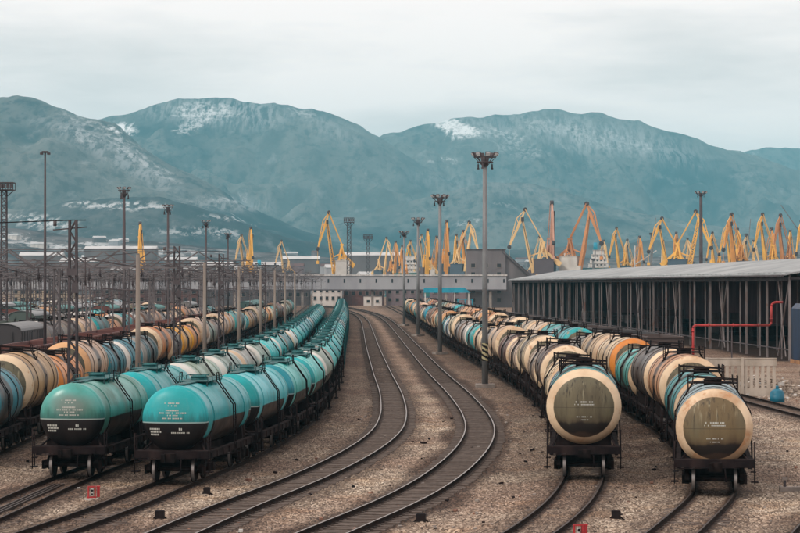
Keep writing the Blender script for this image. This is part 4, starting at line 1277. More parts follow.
def gantry(z, x0, x1, hb, hh, posts, label, seed):
    root = empty('overhead_line_gantry', (x0, z, -0.3)); tag(root, label, 'overhead line gantry', 'overhead line gantries across the sidings')
    L_ = x1 - x0
    m = MB()
    w = 0.8
    for yy in (-w / 2, w / 2):
        m.bar((0, yy, hb), (L_, yy, hb), 0.075); m.bar((0, yy, hb + hh), (L_, yy, hb + hh), 0.075)
    n = int(L_ / 2.0)
    for k in range(n):
        a, b = L_ * k / n, L_ * (k + 1) / n
        for yy in (-w / 2, w / 2):
            if k % 2: m.bar((a, yy, hb), (b, yy, hb + hh), 0.055)
            else: m.bar((a, yy, hb + hh), (b, yy, hb), 0.055)
        m.bar((a, -w / 2, hb), (a, w / 2, hb), 0.05)
    m.build('crossbeam', M['gantry'], root)
    for qi, q in enumerate(posts):
        if z > 300 and (qi + seed) % 2: continue
        p_ = MB()
        for sx in (-1, 1):
            for yy in (-0.25, 0.25): p_.bar((q - x0 + sx * 0.22, yy, 0), (q - x0 + sx * 0.2, yy, hb), 0.07)
        k2 = int(hb / 0.7)
        for k in range(k2):
            sg = 1 if k % 2 else -1
            for yy in (-0.25, 0.25): p_.bar((q - x0 - sg * 0.21, yy, hb * k / k2), (q - x0 + sg * 0.21, yy, hb * (k + 1) / k2), 0.045)
        p_.build('post', M['gantry'], root)
    rr = random.Random(seed)
    xx = 1.8
    while xx < L_:
        i_ = MB(); i_.tube((xx, 0, hb), (xx, 0, hb - 0.9), 0.05, n=6); i_.tube((xx, 0, hb - 0.35), (xx, 0, hb - 0.8), 0.10, n=8)
        i_.bar((xx, 0, hb - 0.9), (xx + 0.1, 0, hb - 2.3), 0.04)
        i_.bar((xx + 0.1, 0, hb - 2.3), (xx + 1.5, 0, hb - 2.2), 0.04)
        i_.build('insulator_hanger', M['dark_steel'], root)
        xx += rr.uniform(3.0, 4.5)
zs_g = [165, 207, 228, 246, 268, 285, 304, 322, 342, 360, 380, 400, 422, 445, 470, 495, 522, 550, 580, 610, 645, 680, 715, 750]
for k, z in enumerate(zs_g):
    x1 = -16.0 if z < 380 else -17.5 - (z - 380) * 0.018
    far = -(z * 420 / F) - 6
    posts = [q for q in (-24.6, -30.9, -36.8, -43.2, -50.0, -57.2, -66, -75, -84, -93, -102, -111, -120, -138) if q > far]
    gantry(z, max(far, -150), x1, 9.35 + (0.4 if k % 3 == 1 else (-0.5 if k % 3 == 2 else 0)), 1.35, posts, f'dark lattice gantry spanning the sidings, {ordinal(k + 1)} back from the big lattice post', k)
# loose wires as one countable set per line
wm = M['black']
def wire(name, pts, r, label):
    m = MB()
    for a, b in zip(pts[:-1], pts[1:]):
        prev = Vector(a)
        sag = 0.012 * (Vector(b) - Vector(a)).length
        for q in range(1, 7):
            t_ = q / 6
            v = Vector(a).lerp(Vector(b), t_); v.z -= 4 * sag * t_ * (1 - t_)
            m.bar(prev, v, r); prev = v
    o = m.build(name, wm); tag(o, label, 'overhead wire', 'overhead wires')
wire('overhead_wire', [(-40, 115, 11.2), (-16.3, 115, 11.1), (-15.7, 115, 11.1)], 0.05, 'dark wire crossing level from the big lattice post to the frame edge')
for k, X_ in enumerate((-20.5, -28.0, -33.5, -40, -47, -54)):
    wire('overhead_wire', [(X_ + (0 if z < 300 else -(z - 300) * 0.012), z, 6.9) for z in [115] + zs_g[:18:2]], 0.022, f'sagging contact wire above the {ordinal(k + 1)} siding behind the concrete posts')
    wire('overhead_wire', [(X_ + (0 if z < 300 else -(z - 300) * 0.012), z, 8.9) for z in [115] + zs_g[:18:2]], 0.022, f'sagging messenger wire above the {ordinal(k + 1)} siding behind the concrete posts')

# ------------------------------------------------------------------ gallery bridge and the grey building at its end
def building(name, x0, x1, z, depth, h, mat, label, cat, rows, cols, ww, wh, z0=1.6, roof=None, roofmat=None, group=None, skip=()):
    root = empty(name, ((x0 + x1) / 2, z, -0.3)); tag(root, label, cat, group)
    W = x1 - x0
    m = MB(); m.box((0, depth / 2, h / 2), (W, depth, h)); m.build('wall', mat, root)
    r__ = MB()
    if roof == 'gable':
        rise = roofmat[1]
        r__.prism([(-W / 2 - 0.4, h + 0.003), (W / 2 + 0.4, h + 0.003), (0, h + rise)], -0.4, depth + 0.4)
        r__.build('roof', roofmat[0], root)
    elif roof == 'pitch':     # ridge parallel to the front
        rise = roofmat[1]
        b = len(r__.v)
        a = [(-W/2-0.4, -0.5, h), (W/2+0.4, -0.5, h), (W/2+0.4, depth+0.5, h), (-W/2-0.4, depth+0.5, h), (-W/2-0.4, depth/2, h+rise), (W/2+0.4, depth/2, h+rise)]
        r__.v += [(x, y, zz + 0.003) for x, y, zz in a]
        for q in ((0, 1, 5, 4), (2, 3, 4, 5), (0, 4, 3), (1, 2, 5), (3, 2, 1, 0)): r__.face([b + i for i in q])
        r__.build('roof', roofmat[0], root)
    else:
        r__.box((0, depth / 2, h + 0.15), (W + 0.4, depth + 0.4, 0.3)); r__.build('roof', (roofmat or (M['dark_steel'],))[0], root)
    for i in range(rows):
        for j in range(cols):
            if (i, j) in skip: continue
            cx = -W / 2 + W * (j + 0.5) / cols; cz = z0 + i * 3.0 + wh / 2
            w_ = MB(); w_.box((cx, -0.02, cz), (ww, 0.06, wh)); w_.cur = 1
            for sx in (-1, 1): w_.box((cx + sx * (ww / 2 + 0.05), -0.05, cz), (0.1, 0.12, wh + 0.2))
            w_.box((cx, -0.08, cz - wh / 2 - 0.06), (ww + 0.3, 0.2, 0.1))
            w_.build('window', [M['glass_dark'], M['concrete']], root)
    return root

zb = 800.0
br = empty('gallery_bridge', (0, zb, 0)); tag(br, 'long pale grey enclosed gallery bridge crossing over all the tracks', 'bridge')
m = MB()
M['bridge'] = worn('pale grey bridge sheet', (0.34, 0.345, 0.36), (0.25, 0.25, 0.27), 0.12, 0.7)
m.box((-56.5, 1.5, 8.35), (187, 3.0, 4.7)); m.build('wall', M['bridge'], br)
m = MB(); m.box((-56.5, 1.5, 10.95), (187.6, 3.8, 0.35)); m.box((-56.5, -0.2, 11.3), (187.6, 0.06, 0.10)); m.build('roof', M['white'], br)
m = MB(); m.box((-56.5, 1.5, 5.8), (187.6, 3.4, 0.4)); m.build('floor_beam', M['dark_steel'], br)
for k in range(34):
    w_ = MB(); w_.box((-147 + k * 5.55, -0.03, 9.0), (0.55, 0.08, 1.3)); w_.build('window', M['glass_dark'], br)
for X_ in (-120, -99, -78, -57.5, -47, -34, -9.6, 16, 31.5):
    c_ = MB(); c_.box((X_, 1.5, 2.65), (0.9, 1.6, 5.9)); c_.build('column', M['concrete'], br)

M['greywall'] = worn('grey rendered wall', (0.17, 0.155, 0.16), (0.12, 0.11, 0.115), 0.15, 0.9)
gb = building('office_block', (469 - 400) / 2.95, (509 - 400) / 2.95, 806, 12, EYE + 34 / 2.85 + 0.3, M['greywall'], 'grey four storey block with small dark windows where the gallery bridge ends', 'building', 5, 3, 1.4, 1.3, 2.0)
m = MB()   # lower wing with outside stair running down beside the block
bx = (509 - 400) / 2.95 - (((469 + 509) / 2) - 400) / 2.95
m.prism([(bx + 0.02, 0), (bx + 11, 0), (bx + 11, 9.5), (bx + 8, 12.5), (bx + 0.02, 19.0)], 1.0, 9.0); m.build('stair_wing', M['greywall'], gb)
m = MB()
for yy in (-0.1, 0.9): m.bar((bx - 1.0, yy, 19.2), (bx + 9.5, yy, 9.8), 0.25); m.bar((bx - 1.0, yy, 20.2), (bx + 9.5, yy, 10.8), 0.1)
for k in range(9):
    t_ = k / 8; m.bar((bx - 1 + 10.5 * t_, -0.1, 19.2 - 9.4 * t_), (bx - 1 + 10.5 * t_, -0.1, 20.2 - 9.4 * t_), 0.1)
m.build('outside_stair', M['dark_steel'], gb)

M['wall_white'] = worn('whitewashed wall', (0.60, 0.56, 0.52), (0.42, 0.38, 0.36), 0.3, 0.9)
M['wall_brick'] = worn('sooty maroon brick', (0.12, 0.06, 0.055), (0.07, 0.045, 0.045), 0.4, 0.9)
M['wall_dark'] = worn('dark grey board', (0.06, 0.055, 0.06), (0.10, 0.09, 0.095), 0.3, 0.9)
M['wall_mauve'] = worn('mauve grey render', (0.20, 0.155, 0.165), (0.14, 0.11, 0.12), 0.3, 0.9)
sb = F / 870
def bx_(a): return (a - 400) / sb
building('white_building', bx_(312), bx_(342), 870, 10, 8.5, M['wall_white'], 'whitewashed building with small windows behind the ends of the teal trains', 'building', 2, 5, 0.9, 1.3, 2.2)
building('brick_building', bx_(343), bx_(384), 874, 10, 8.0, M['wall_brick'], 'dark maroon brick building under the gallery bridge beside the white one', 'building', 1, 6, 1.2, 1.5, 4.0)
building('white_shed', bx_(364), bx_(382), 862, 6, 3.6, M['wall_white'], 'low white shed in front of the maroon brick building', 'building', 1, 2, 1.0, 0.9, 1.3)
building('mauve_building', bx_(386), bx_(424), 876, 10, 8.6, M['wall_mauve'], 'mauve grey building under the gallery bridge behind the fourth mast', 'building', 2, 5, 1.2, 1.2, 1.6)
building('board_building', bx_(200), bx_(309), 876, 12, 8.2, M['wall_dark'], 'long dark boarded building under the gallery bridge behind the concrete posts', 'building', 1, 14, 1.4, 1.4, 3.4)
building('brown_building', bx_(90), bx_(196), 880, 12, 7.8, M['wall_brick'], 'long brown building under the bridge behind the far sidings', 'building', 2, 12, 1.6, 1.3, 1.6)
building('cream_building', bx_(8), bx_(70), 878, 12, 8.0, worn('cream render', (0.42, 0.34, 0.25), (0.3, 0.24, 0.18), 0.3, 0.9), 'cream rendered building with dark windows at the far end of the sidings', 'building', 2, 8, 1.5, 1.4, 1.6)
building('grey_workshop', bx_(430), bx_(505), 872, 10, 8.4, M['wall_mauve'], 'grey mauve workshop behind the turquoise canopy', 'building', 2, 7, 1.3, 1.2, 1.6)
cn = empty('canopy', ((447 - 400) / 3.2, 718, -0.3)); tag(cn, 'turquoise sheet canopy on posts between gallery bridge and tank train', 'canopy')
m = MB(); b = 0
m.prism([(-7.2, 5.5), (7.4, 5.5), (5.4, 7.1), (-7.2, 7.0)], 0, 9); m.build('roof', M['turq'], cn)
for xx in (-6.8, -2.2, 2.4, 6.8):
    for yy in (0.4, 8.4):
        c_ = MB(); c_.box((xx, yy, 2.75), (0.3, 0.3, 5.5)); c_.build('post', M['white'], cn)
gt = empty('blue_gate', ((465 - 400) / 3.1, 742, -0.3)); tag(gt, 'small blue framed gate beside the turquoise canopy', 'gate')
m = MB(); 
for xx in (-2.3, 0, 2.3): m.box((xx, 0, 1.6), (0.25, 0.25, 3.2))
m.box((0, 0, 3.3), (4.85, 0.25, 0.25)); m.build('frame', M['turq'], gt)
m = MB(); m.box((-1.15, 0, 1.55), (2.0, 0.08, 2.9)); m.box((1.15, 0, 1.55), (2.0, 0.08, 2.9)); m.build('panel', M['wall_mauve'], gt)

# ------------------------------------------------------------------ the open shed
sh = empty('open_shed', (41.5, 245, -0.3)); tag(sh, 'long dark open-sided shed on steel columns with pale grey roof', 'shed')
ax, ay = 41.5, 245.0
dxs, dys = (28.0 - 41.5), (575.0 - 245.0)
Ls = math.hypot(dxs, dys)
ux, uy = dxs / Ls, dys / Ls
vx, vy = uy, -ux              # away from the tracks
def S(u, v, h): return (ux * u + vx * v, uy * u + vy * v, h)
HE, HR, WD = 9.1, 11.3, 12.0
m = MB()
t = NT('corrugated roof sheet')
wv = t.n('ShaderNodeTexWave'); wv.inputs['Scale'].default_value = 0.9; wv.inputs['Distortion'].default_value = 0.3
t.link(t.coord(), wv.inputs['Vector'])
nb = t.noise(0.12, 5)
c = t.mix(t.smooth(nb, 0.35, 0.65), (0.30, 0.315, 0.32), (0.20, 0.215, 0.22))
c = t.mix(t.smooth(t.noise(0.9, 5), 0.55, 0.7, 0, 0.4), c, (0.2, 0.19, 0.18))
t.bump(wv.outputs['Fac'], 0.3, 0.1)
M['shedroof'] = t.done(c, 0.75)
def roofslab(m, v0, h0, v1, h1, th=0.18):
    a = [S(-1.2, v0, h0), S(Ls + 1.2, v0, h0), S(Ls + 1.2, v1, h1), S(-1.2, v1, h1)]
    b = [(p[0], p[1], p[2] + th) for p in a]
    k = len(m.v); m.v += a + b
    for q in ((3, 2, 1, 0), (4, 5, 6, 7), (0, 1, 5, 4), (1, 2, 6, 5), (2, 3, 7, 6), (3, 0, 4, 7)): m.face([k + i for i in q])
roofslab(m, -0.9, HE, WD, HR); roofslab(m, WD + 0.01, HR, 2 * WD + 0.9, HE)
m.build('roof', M['shedroof'], sh)
m = MB()
n = int(Ls / 1.5)
for k in range(int(Ls / 3)):      # snow guards / bolts line near the eave
    p0 = S(k * 3.0, -0.2, HE + 0.34)
    m.box(p0, (0.5, 0.9, 0.10))
m.bar(S(0, -0.2, HE + 0.31), S(Ls, -0.2, HE + 0.31), 0.3, 0.08)
m.build('snow_guards', M['roof'], sh)
m = MB()
m.bar(S(-1.2, -0.95, HE - 0.02), S(Ls + 1.2, -0.95, HE - 0.02), 0.16); m.build('gutter', M['dark_steel'], sh)
M['shedcol'] = worn('grey brown steel column', (0.22, 0.195, 0.195), (0.13, 0.10, 0.095), 0.5, 0.7, rust=0.6)
k = 0; u = 0.0; i_ = 0
while u <= Ls + 0.1:
    c_ = MB()
    c_.bar(S(u, 0, 0), S(u, 0, HE), 0.22)
    c_.build('column', M['shedcol'], sh)
    if i_ % 3 == 0 and u + 6 < Ls:
        b_ = MB(); b_.bar(S(u, 0, HE - 0.3), S(u + 6, 0, 0.4), 0.13); b_.bar(S(u + 6, 0, HE - 0.3), S(u + 2.0, 0, 0.4), 0.11); b_.build('brace', M['shedcol'], sh)
    if u + 6 < Ls:
        c_ = MB(); c_.bar(S(u + 6, 0.4, 0), S(u + 6, 0.4, HE), 0.13); c_.build('column', M['shedcol'], sh)
    c_ = MB(); c_.bar(S(u + 2.6, WD * 0.55, 0), S(u + 2.6, WD * 0.55, HE + 1), 0.18); c_.build('column', M['shedcol'], sh)
    u += 12.0; i_ += 1
m = MB(); m.bar(S(0, 0, HE - 0.35), S(Ls, 0, HE - 0.35), 0.3, 0.45); m.bar(S(0, 0, 1.2), S(Ls, 0, 1.2), 0.12)
u = 0
while u < Ls:
    m.bar(S(u, 0, HE - 0.3), S(u, 2 * WD, HE - 0.3), 0.25); m.bar(S(u, WD, HE - 0.3), S(u, WD, HR - 0.1), 0.2); u += 12
m.build('eaves_truss', M['dark_steel'], sh)
m = MB(); p0, p1, = S(0, 2 * WD, 0), S(Ls, 2 * WD, 0)
m.bar(S(0, 2 * WD, HE / 2), S(Ls, 2 * WD, HE / 2), 0.3, HE); m.build('back_wall', worn('dark maroon sheet wall', (0.16, 0.085, 0.095), (0.07, 0.04, 0.045), 0.3, 0.9), sh)
m = MB(); m.bar(S(Ls, 0, HE / 2), S(Ls, 2 * WD, HE / 2), 0.3, HE - 0.1); m.build('end_wall', M['wall_dark'], sh)
# cladding of the near gable, high up
m = MB(); a = [S(-0.3, 0, HE - 0.4), S(-0.3, 2 * WD, HE - 0.4), S(-0.3, WD, HR)]
m.v += a; m.face([0, 1, 2]); m.build('gable_sheet', M['wall_dark'], sh)
# stacks stored in the shed
rr = random.Random(3)
for k in range(16):
    u = 8 + k * 19 + rr.uniform(-3, 3); v = 2 * WD - rr.uniform(4, 9)
    q = S(u, v, 0)
    st = empty('stored_stack', (q[0] + 41.5, q[1] + 245, -0.3), 0.04); tag(st, f'dim stack of stored goods inside the open shed, {ordinal(k + 1)} from its near gable', 'stack', 'stacks stored in the shed')
    m = MB()
    hh = rr.uniform(1.5, 3.8)
    for lay in range(3):
        for c_ in range(3): m.box(((c_ - 1) * 1.7 + rr.uniform(-0.1, 0.1), rr.uniform(-0.2, 0.2), hh / 3 * (lay + 0.5)), (1.5, 3.5, hh / 3 - 0.08))
    m.build('stored_goods', rr.choice([M['wall_brick'], M['wall_dark'], M['frame'], M['shedcol']]), st)

# red pipe in front of the shed
m = MB()
X1, X2 = (693.5 - 400) / 9.6, (772 - 400) / 9.6
rp = 0.125
pts = [(X1, 0.0), (X1, 3.6), (X1 + 0.12, 3.82), (X1 + 0.35, 3.9), (X2 - 0.3, 3.9), (X2 - 0.1, 3.98), (X2, 4.2), (X2, 5.9), (X2 + 0.1, 6.15), (X2 + 0.4, 6.3), (X2 + 1.2, 6.3)]
for a, b in zip(pts[:-1], pts[1:]): m.tube((a[0] - X1, 0, a[1]), (b[0] - X1, 0, b[1]), rp, n=10)
rpz = empty('fire_pipe', (X1, 240, -0.3)); tag(rpz, 'red stepped steel pipe crossing in front of the open shed', 'pipe')
for a in ((0.0, 1.6), (0.0, 3.3), (X2 - X1, 4.6)): m.tube((a[0], 0, a[1] - 0.05), (a[0], 0, a[1] + 0.05), rp * 1.6, n=12)
for xx in (1.6, 4.2, 6.8): m.tube((xx - 0.05, 0, 3.9), (xx + 0.05, 0, 3.9), rp * 1.6, n=12)
m.build('pipe', worn('faded red pipe paint', (0.40, 0.035, 0.035), (0.20, 0.035, 0.03), 1.2, 0.6, rust=0.6), rpz)
m = MB()
for xx in (0, (X2 - X1) / 2): m.bar((xx, 0.3, 0), (xx, 0.3, 3.75), 0.12); m.bar((xx, 0.3, 3.72), (xx, -0.2, 3.72), 0.08)
m.build('support_post', M['dark_steel'], rpz)

# concrete fence by the tank train
fz = 166.0
sf = F / fz
cf = empty('concrete_fence', ((690 - 400) / sf, fz, -0.3)); tag(cf, 'pierced concrete panel fence standing between tank train and open shed', 'fence')
fw = 70 / sf
M['fence'] = worn('pale precast concrete', (0.46, 0.40, 0.34), (0.30, 0.255, 0.21), 1.0, 0.9)
for k in range(4):
    w = 2.45
    x0 = -3.9 + k * (w + 0.12)
    m = MB()
    h0, h1 = 0.0, 2.75
    m.box((x0 + w / 2, 0, 0.35), (w, 0.14, 0.7)); m.box((x0 + w / 2, 0, 2.55), (w, 0.14, 0.5))
    nsl = 6
    for i in range(nsl):
        m.box((x0 + w * (i + 0.5) / nsl, 0, 1.5), (w / nsl * 0.56, 0.10, 1.62))
    m.box((x0 + w / 2, -0.01, 2.83), (w, 0.2, 0.08))
    m.build('panel', M['fence'], cf)
    p_ = MB(); p_.box((x0 - 0.06, -0.04, 1.45), (0.2, 0.24, 2.9)); p_.build('post', M['fence'], cf)

# rubble, blue drum, kerb block
m = MB(); rr = random.Random(12)
for k in range(620):
    a = rr.gauss(0, 1.0); b = rr.gauss(0, 2.0)
    hgt = max(0, 1.5 * math.exp(-(a * a * 0.35 + b * b * 0.1)))
    s_ = rr.uniform(0.08, 0.40)
    rot = Matrix.Rotation(rr.uniform(0, 3), 3, 'Z') @ Matrix.Rotation(rr.uniform(-0.6, 0.6), 3, 'X')
    m.cur = 0 if rr.random() < 0.8 else 1
    m.box((a * 1.6, b * 1.6, rr.uniform(0, hgt)), (s_, s_ * rr.uniform(0.5, 1.1), s_ * rr.uniform(0.3, 0.8)), rot)
X_ = (765 - 400) / (F / 158); o = m.build('rubble', [worn('rubble stone', (0.42, 0.35, 0.29), (0.22, 0.17, 0.14), 3.0, 0.95), M['white']]); o.location = (X_ + 2.2, 171, -0.28); tag(o, 'pale broken concrete rubble heaped at the foot of the fence', 'rubble', kind='stuff')
s_ = 14.6
dr = empty('drum', ((777 - 400) / s_, F / s_, -0.28)); tag(dr, 'blue domed drum standing on the ground beside the curving track', 'drum')
m = MB(); m.tube((0, 0, 0), (0, 0, 0.7), 0.52, 0.50, n=20)
for a, b, c_, d in ((0.50, 0.7, 0.40, 0.88), (0.40, 0.88, 0.18, 1.0), (0.18, 1.0, 0.12, 1.02)): m.tube((0, 0, b), (0, 0, d), a, c_, n=20, caps=False)
bm_ = worn('blue green paint', (0.01, 0.13, 0.20), (0.01, 0.09, 0.14), 2.0, 0.5)
m.build('body', bm_, dr)
m = MB(); m.tube((0, 0, 1.0), (0, 0, 1.22), 0.11, n=10); m.build('neck', bm_, dr)
s_ = (484 - HZ) / EYE
kb = MB(); kb.box((0, 0, 0.09), (1.3, 0.35, 0.18)); o = kb.build('concrete_kerb', M['concrete']); o.location = ((796 - 400) / s_, F / s_, -0.28); tag(o, 'pale concrete kerb stone lying on gravel beside a short marker post', 'kerb stone')
mp = empty('marker_post', ((784.5 - 400) / s_, F / s_, -0.28)); tag(mp, 'short dark marker post standing at the end of the kerb stone', 'post')
m = MB(); m.box((0, 0, 0.28), (0.09, 0.09, 0.56)); m.build('post', M['dark_steel'], mp); m = MB(); m.box((0, -0.05, 0.5), (0.2, 0.04, 0.12)); m.build('plate', M['concrete'], mp)

# blue rail crane at the frame edge
s_ = 13.2
bc = empty('track_machine', (33.75, F / s_ + 7, 0)); tag(bc, 'tall dark blue rail vehicle with tan underframe beyond the rubble, cut by the frame edge', 'rail vehicle')
M['navy'] = worn('dark blue paint', (0.010, 0.03, 0.075), (0.008, 0.014, 0.028), 0.8, 0.5)
m = MB(); m.prism([(-1.55, 1.75), (1.55, 1.75), (1.55, 5.9), (1.2, 6.3), (-1.2, 6.3), (-1.55, 5.9)], -6.5, 8.0); m.build('body', M['navy'], bc)
m = MB(); m.box((0, 0.7, 1.58), (3.2, 15.4, 0.3)); m.box((0, -7.0, 1.3), (3.1, 0.2, 0.8)); m.build('underframe', worn('tan painted beam', (0.42, 0.22, 0.09), (0.2, 0.1, 0.06), 1.0, 0.7), bc)
for xx in (-0.8, 0.8):
    m = MB(); m.box((xx, -6.54, 4.1), (1.1, 0.1, 0.9)); m.build('window', M['glass_dark'], bc)
for xx in (-1.1, 1.1):
    m = MB(); m.tube((xx, -6.5, 2.3), (xx, -6.62, 2.3), 0.16, n=12); m.build('headlight', M['lamp_glass'], bc)
for y in (-4.3, 5.3):
    m = MB(); gear_bogie(m, y, True); m.box((1.05, y, 0.6), (0.15, 2.5, 0.4)); m.box((-1.05, y, 0.6), (0.15, 2.5, 0.4)); m.box((0, y, 1.1), (2.2, 2.2, 0.5)); m.build('bogie', [M['bogie'], M['tread']], bc)
m = MB(); m.box((-0.3, 1, 6.5), (1.4, 3, 0.5)); m.build('roof_vent', M['dark_steel'], bc)

# small lineside things in the foreground
def gpos(x, y): s_ = (y - HZ) / (EYE + 0.2); return ((x - 400) / s_, F / s_, -0.24)
for x, y, w, lab in [(160, 518, 0.32, 'dark junction box on gravel by the bottom bend of the empty track'), (207, 494, 0.26, 'small dark junction box beside the rail in front of the teal tank train'),
                  (421, 521, 0.32, 'dark junction box on the gravel outside the curving rail'), (616, 518, 0.30, 'dark junction box between the two olive-ended tank wagons')]:
    root = empty('junction_box', gpos(x, y)); tag(root, lab, 'junction box', 'junction boxes beside the tracks')
    m = MB(); m.box((0, 0, 0.14), (w, w * 0.8, 0.24)); m.prism([(-w/2 - 0.02, 0.262), (w/2 + 0.02, 0.262), (w/2 - 0.03, 0.31), (-w/2 + 0.03, 0.31)], -w * 0.42, w * 0.42); m.build('case', M['black'], root)
    m = MB(); m.tube((w/2 - 0.02, 0, 0.1), (w/2 + 0.14, 0, -0.02), 0.03, n=6); m.tube((-w/2 - 0.1, 0, -0.02), (-w/2, 0, 0.1), 0.03, n=6); m.build('conduit', M['frame'], root)
def dwarf(x, y, label, sc=1.0):
    root = empty('dwarf_signal', gpos(x, y), 0.3); tag(root, label, 'dwarf signal', 'dwarf signals')
    root.scale = (sc, sc, sc)
    m = MB(); m.box((0, -0.15, 0.06), (0.75, 0.25, 0.08)); m.build('base_slab', M['white'], root)
    m = MB(); m.box((-0.17, 0, 0.38), (0.06, 0.10, 0.58)); m.box((0.17, 0, 0.38), (0.06, 0.10, 0.58)); m.box((0, 0, 0.69), (0.40, 0.12, 0.07)); m.box((0, 0.03, 0.16), (0.46, 0.12, 0.08)); m.build('frame', M['red'], root)
    m = MB(); m.box((0, -0.02, 0.42), (0.13, 0.10, 0.36)); m.build('target', M['white'], root)
    m = MB(); m.tube((0, -0.09, 0.5), (0, -0.12, 0.5), 0.06, n=12); m.tube((0, -0.09, 0.32), (0, -0.12, 0.32), 0.05, n=12); m.build('lens', M['black'], root)
    m = MB(); m.box((0.36, 0.15, 0.40), (0.13, 0.14, 0.5)); m.box((0.36, 0.15, 0.68), (0.17, 0.18, 0.06)); m.build('counterweight', M['red'], root)
dwarf(92, 499, 'red and white dwarf signal on a white slab between the teal train tracks', 0.74)
dwarf(578, 541, 'red dwarf signal cut by the lower frame edge inside the curving track', 0.8)
sr = MB()
pf = P['f']
for off in (-0.18, 0.0, 0.18):
    for z0 in np.arange(74, 92, 2.0):
        a = (float(pf.X(z0)) + off, z0, -0.13); b = (float(pf.X(z0 + 2)) + off, z0 + 2, -0.13)
        sr.bar(a, b, 0.07, 0.12)
o = sr.build('spare_rails', M['rail_dull']); tag(o, 'bundle of three spare rails lying inside the track before the mint wagon', 'spare rails')
for x, y in ((72, 489), (79, 489), (241, 531)):
    m = MB(); m.box((0, 0, 0.05), (0.13, 0.10, 0.12)); m.box((0, 0, 0.0), (0.3, 0.16, 0.04)); o = m.build('marker_stone', M['white']); o.location = gpos(x, y)
    tag(o, {72: 'white marker stone beside the dwarf signal, farther from it', 79: 'white marker stone beside the dwarf signal, closer to it', 241: 'white marker stone at the bottom between the two empty tracks'}[x], 'marker stone', 'white marker stones')

m = MB(); rr = random.Random(77)
for k in range(420):
    y = 70 + 95 * rr.random() ** 1.5; x = rr.uniform(-17, 19) * y / 100
    s_ = rr.uniform(0.05, 0.15)
    if rr.random() < 0.05: s_ *= 1.7
    m.cur = 0 if rr.random() < 0.45 else (1 if rr.random() < 0.5 else 2)
    rot = Matrix.Rotation(rr.uniform(0, 3), 3, 'Z') @ Matrix.Rotation(rr.uniform(-0.5, 0.5), 3, 'X')
    m.box((x, y, -0.20), (s_, s_ * rr.uniform(0.5, 1.2), s_ * rr.uniform(0.4, 0.8)), rot)
o = m.build('stones', [M['concrete'], M['frame'], worn('broken brick', (0.25, 0.13, 0.09), (0.16, 0.09, 0.07), 3, 0.95)]); tag(o, 'loose larger stones and brick bits scattered on the ballast', 'stones', kind='stuff')

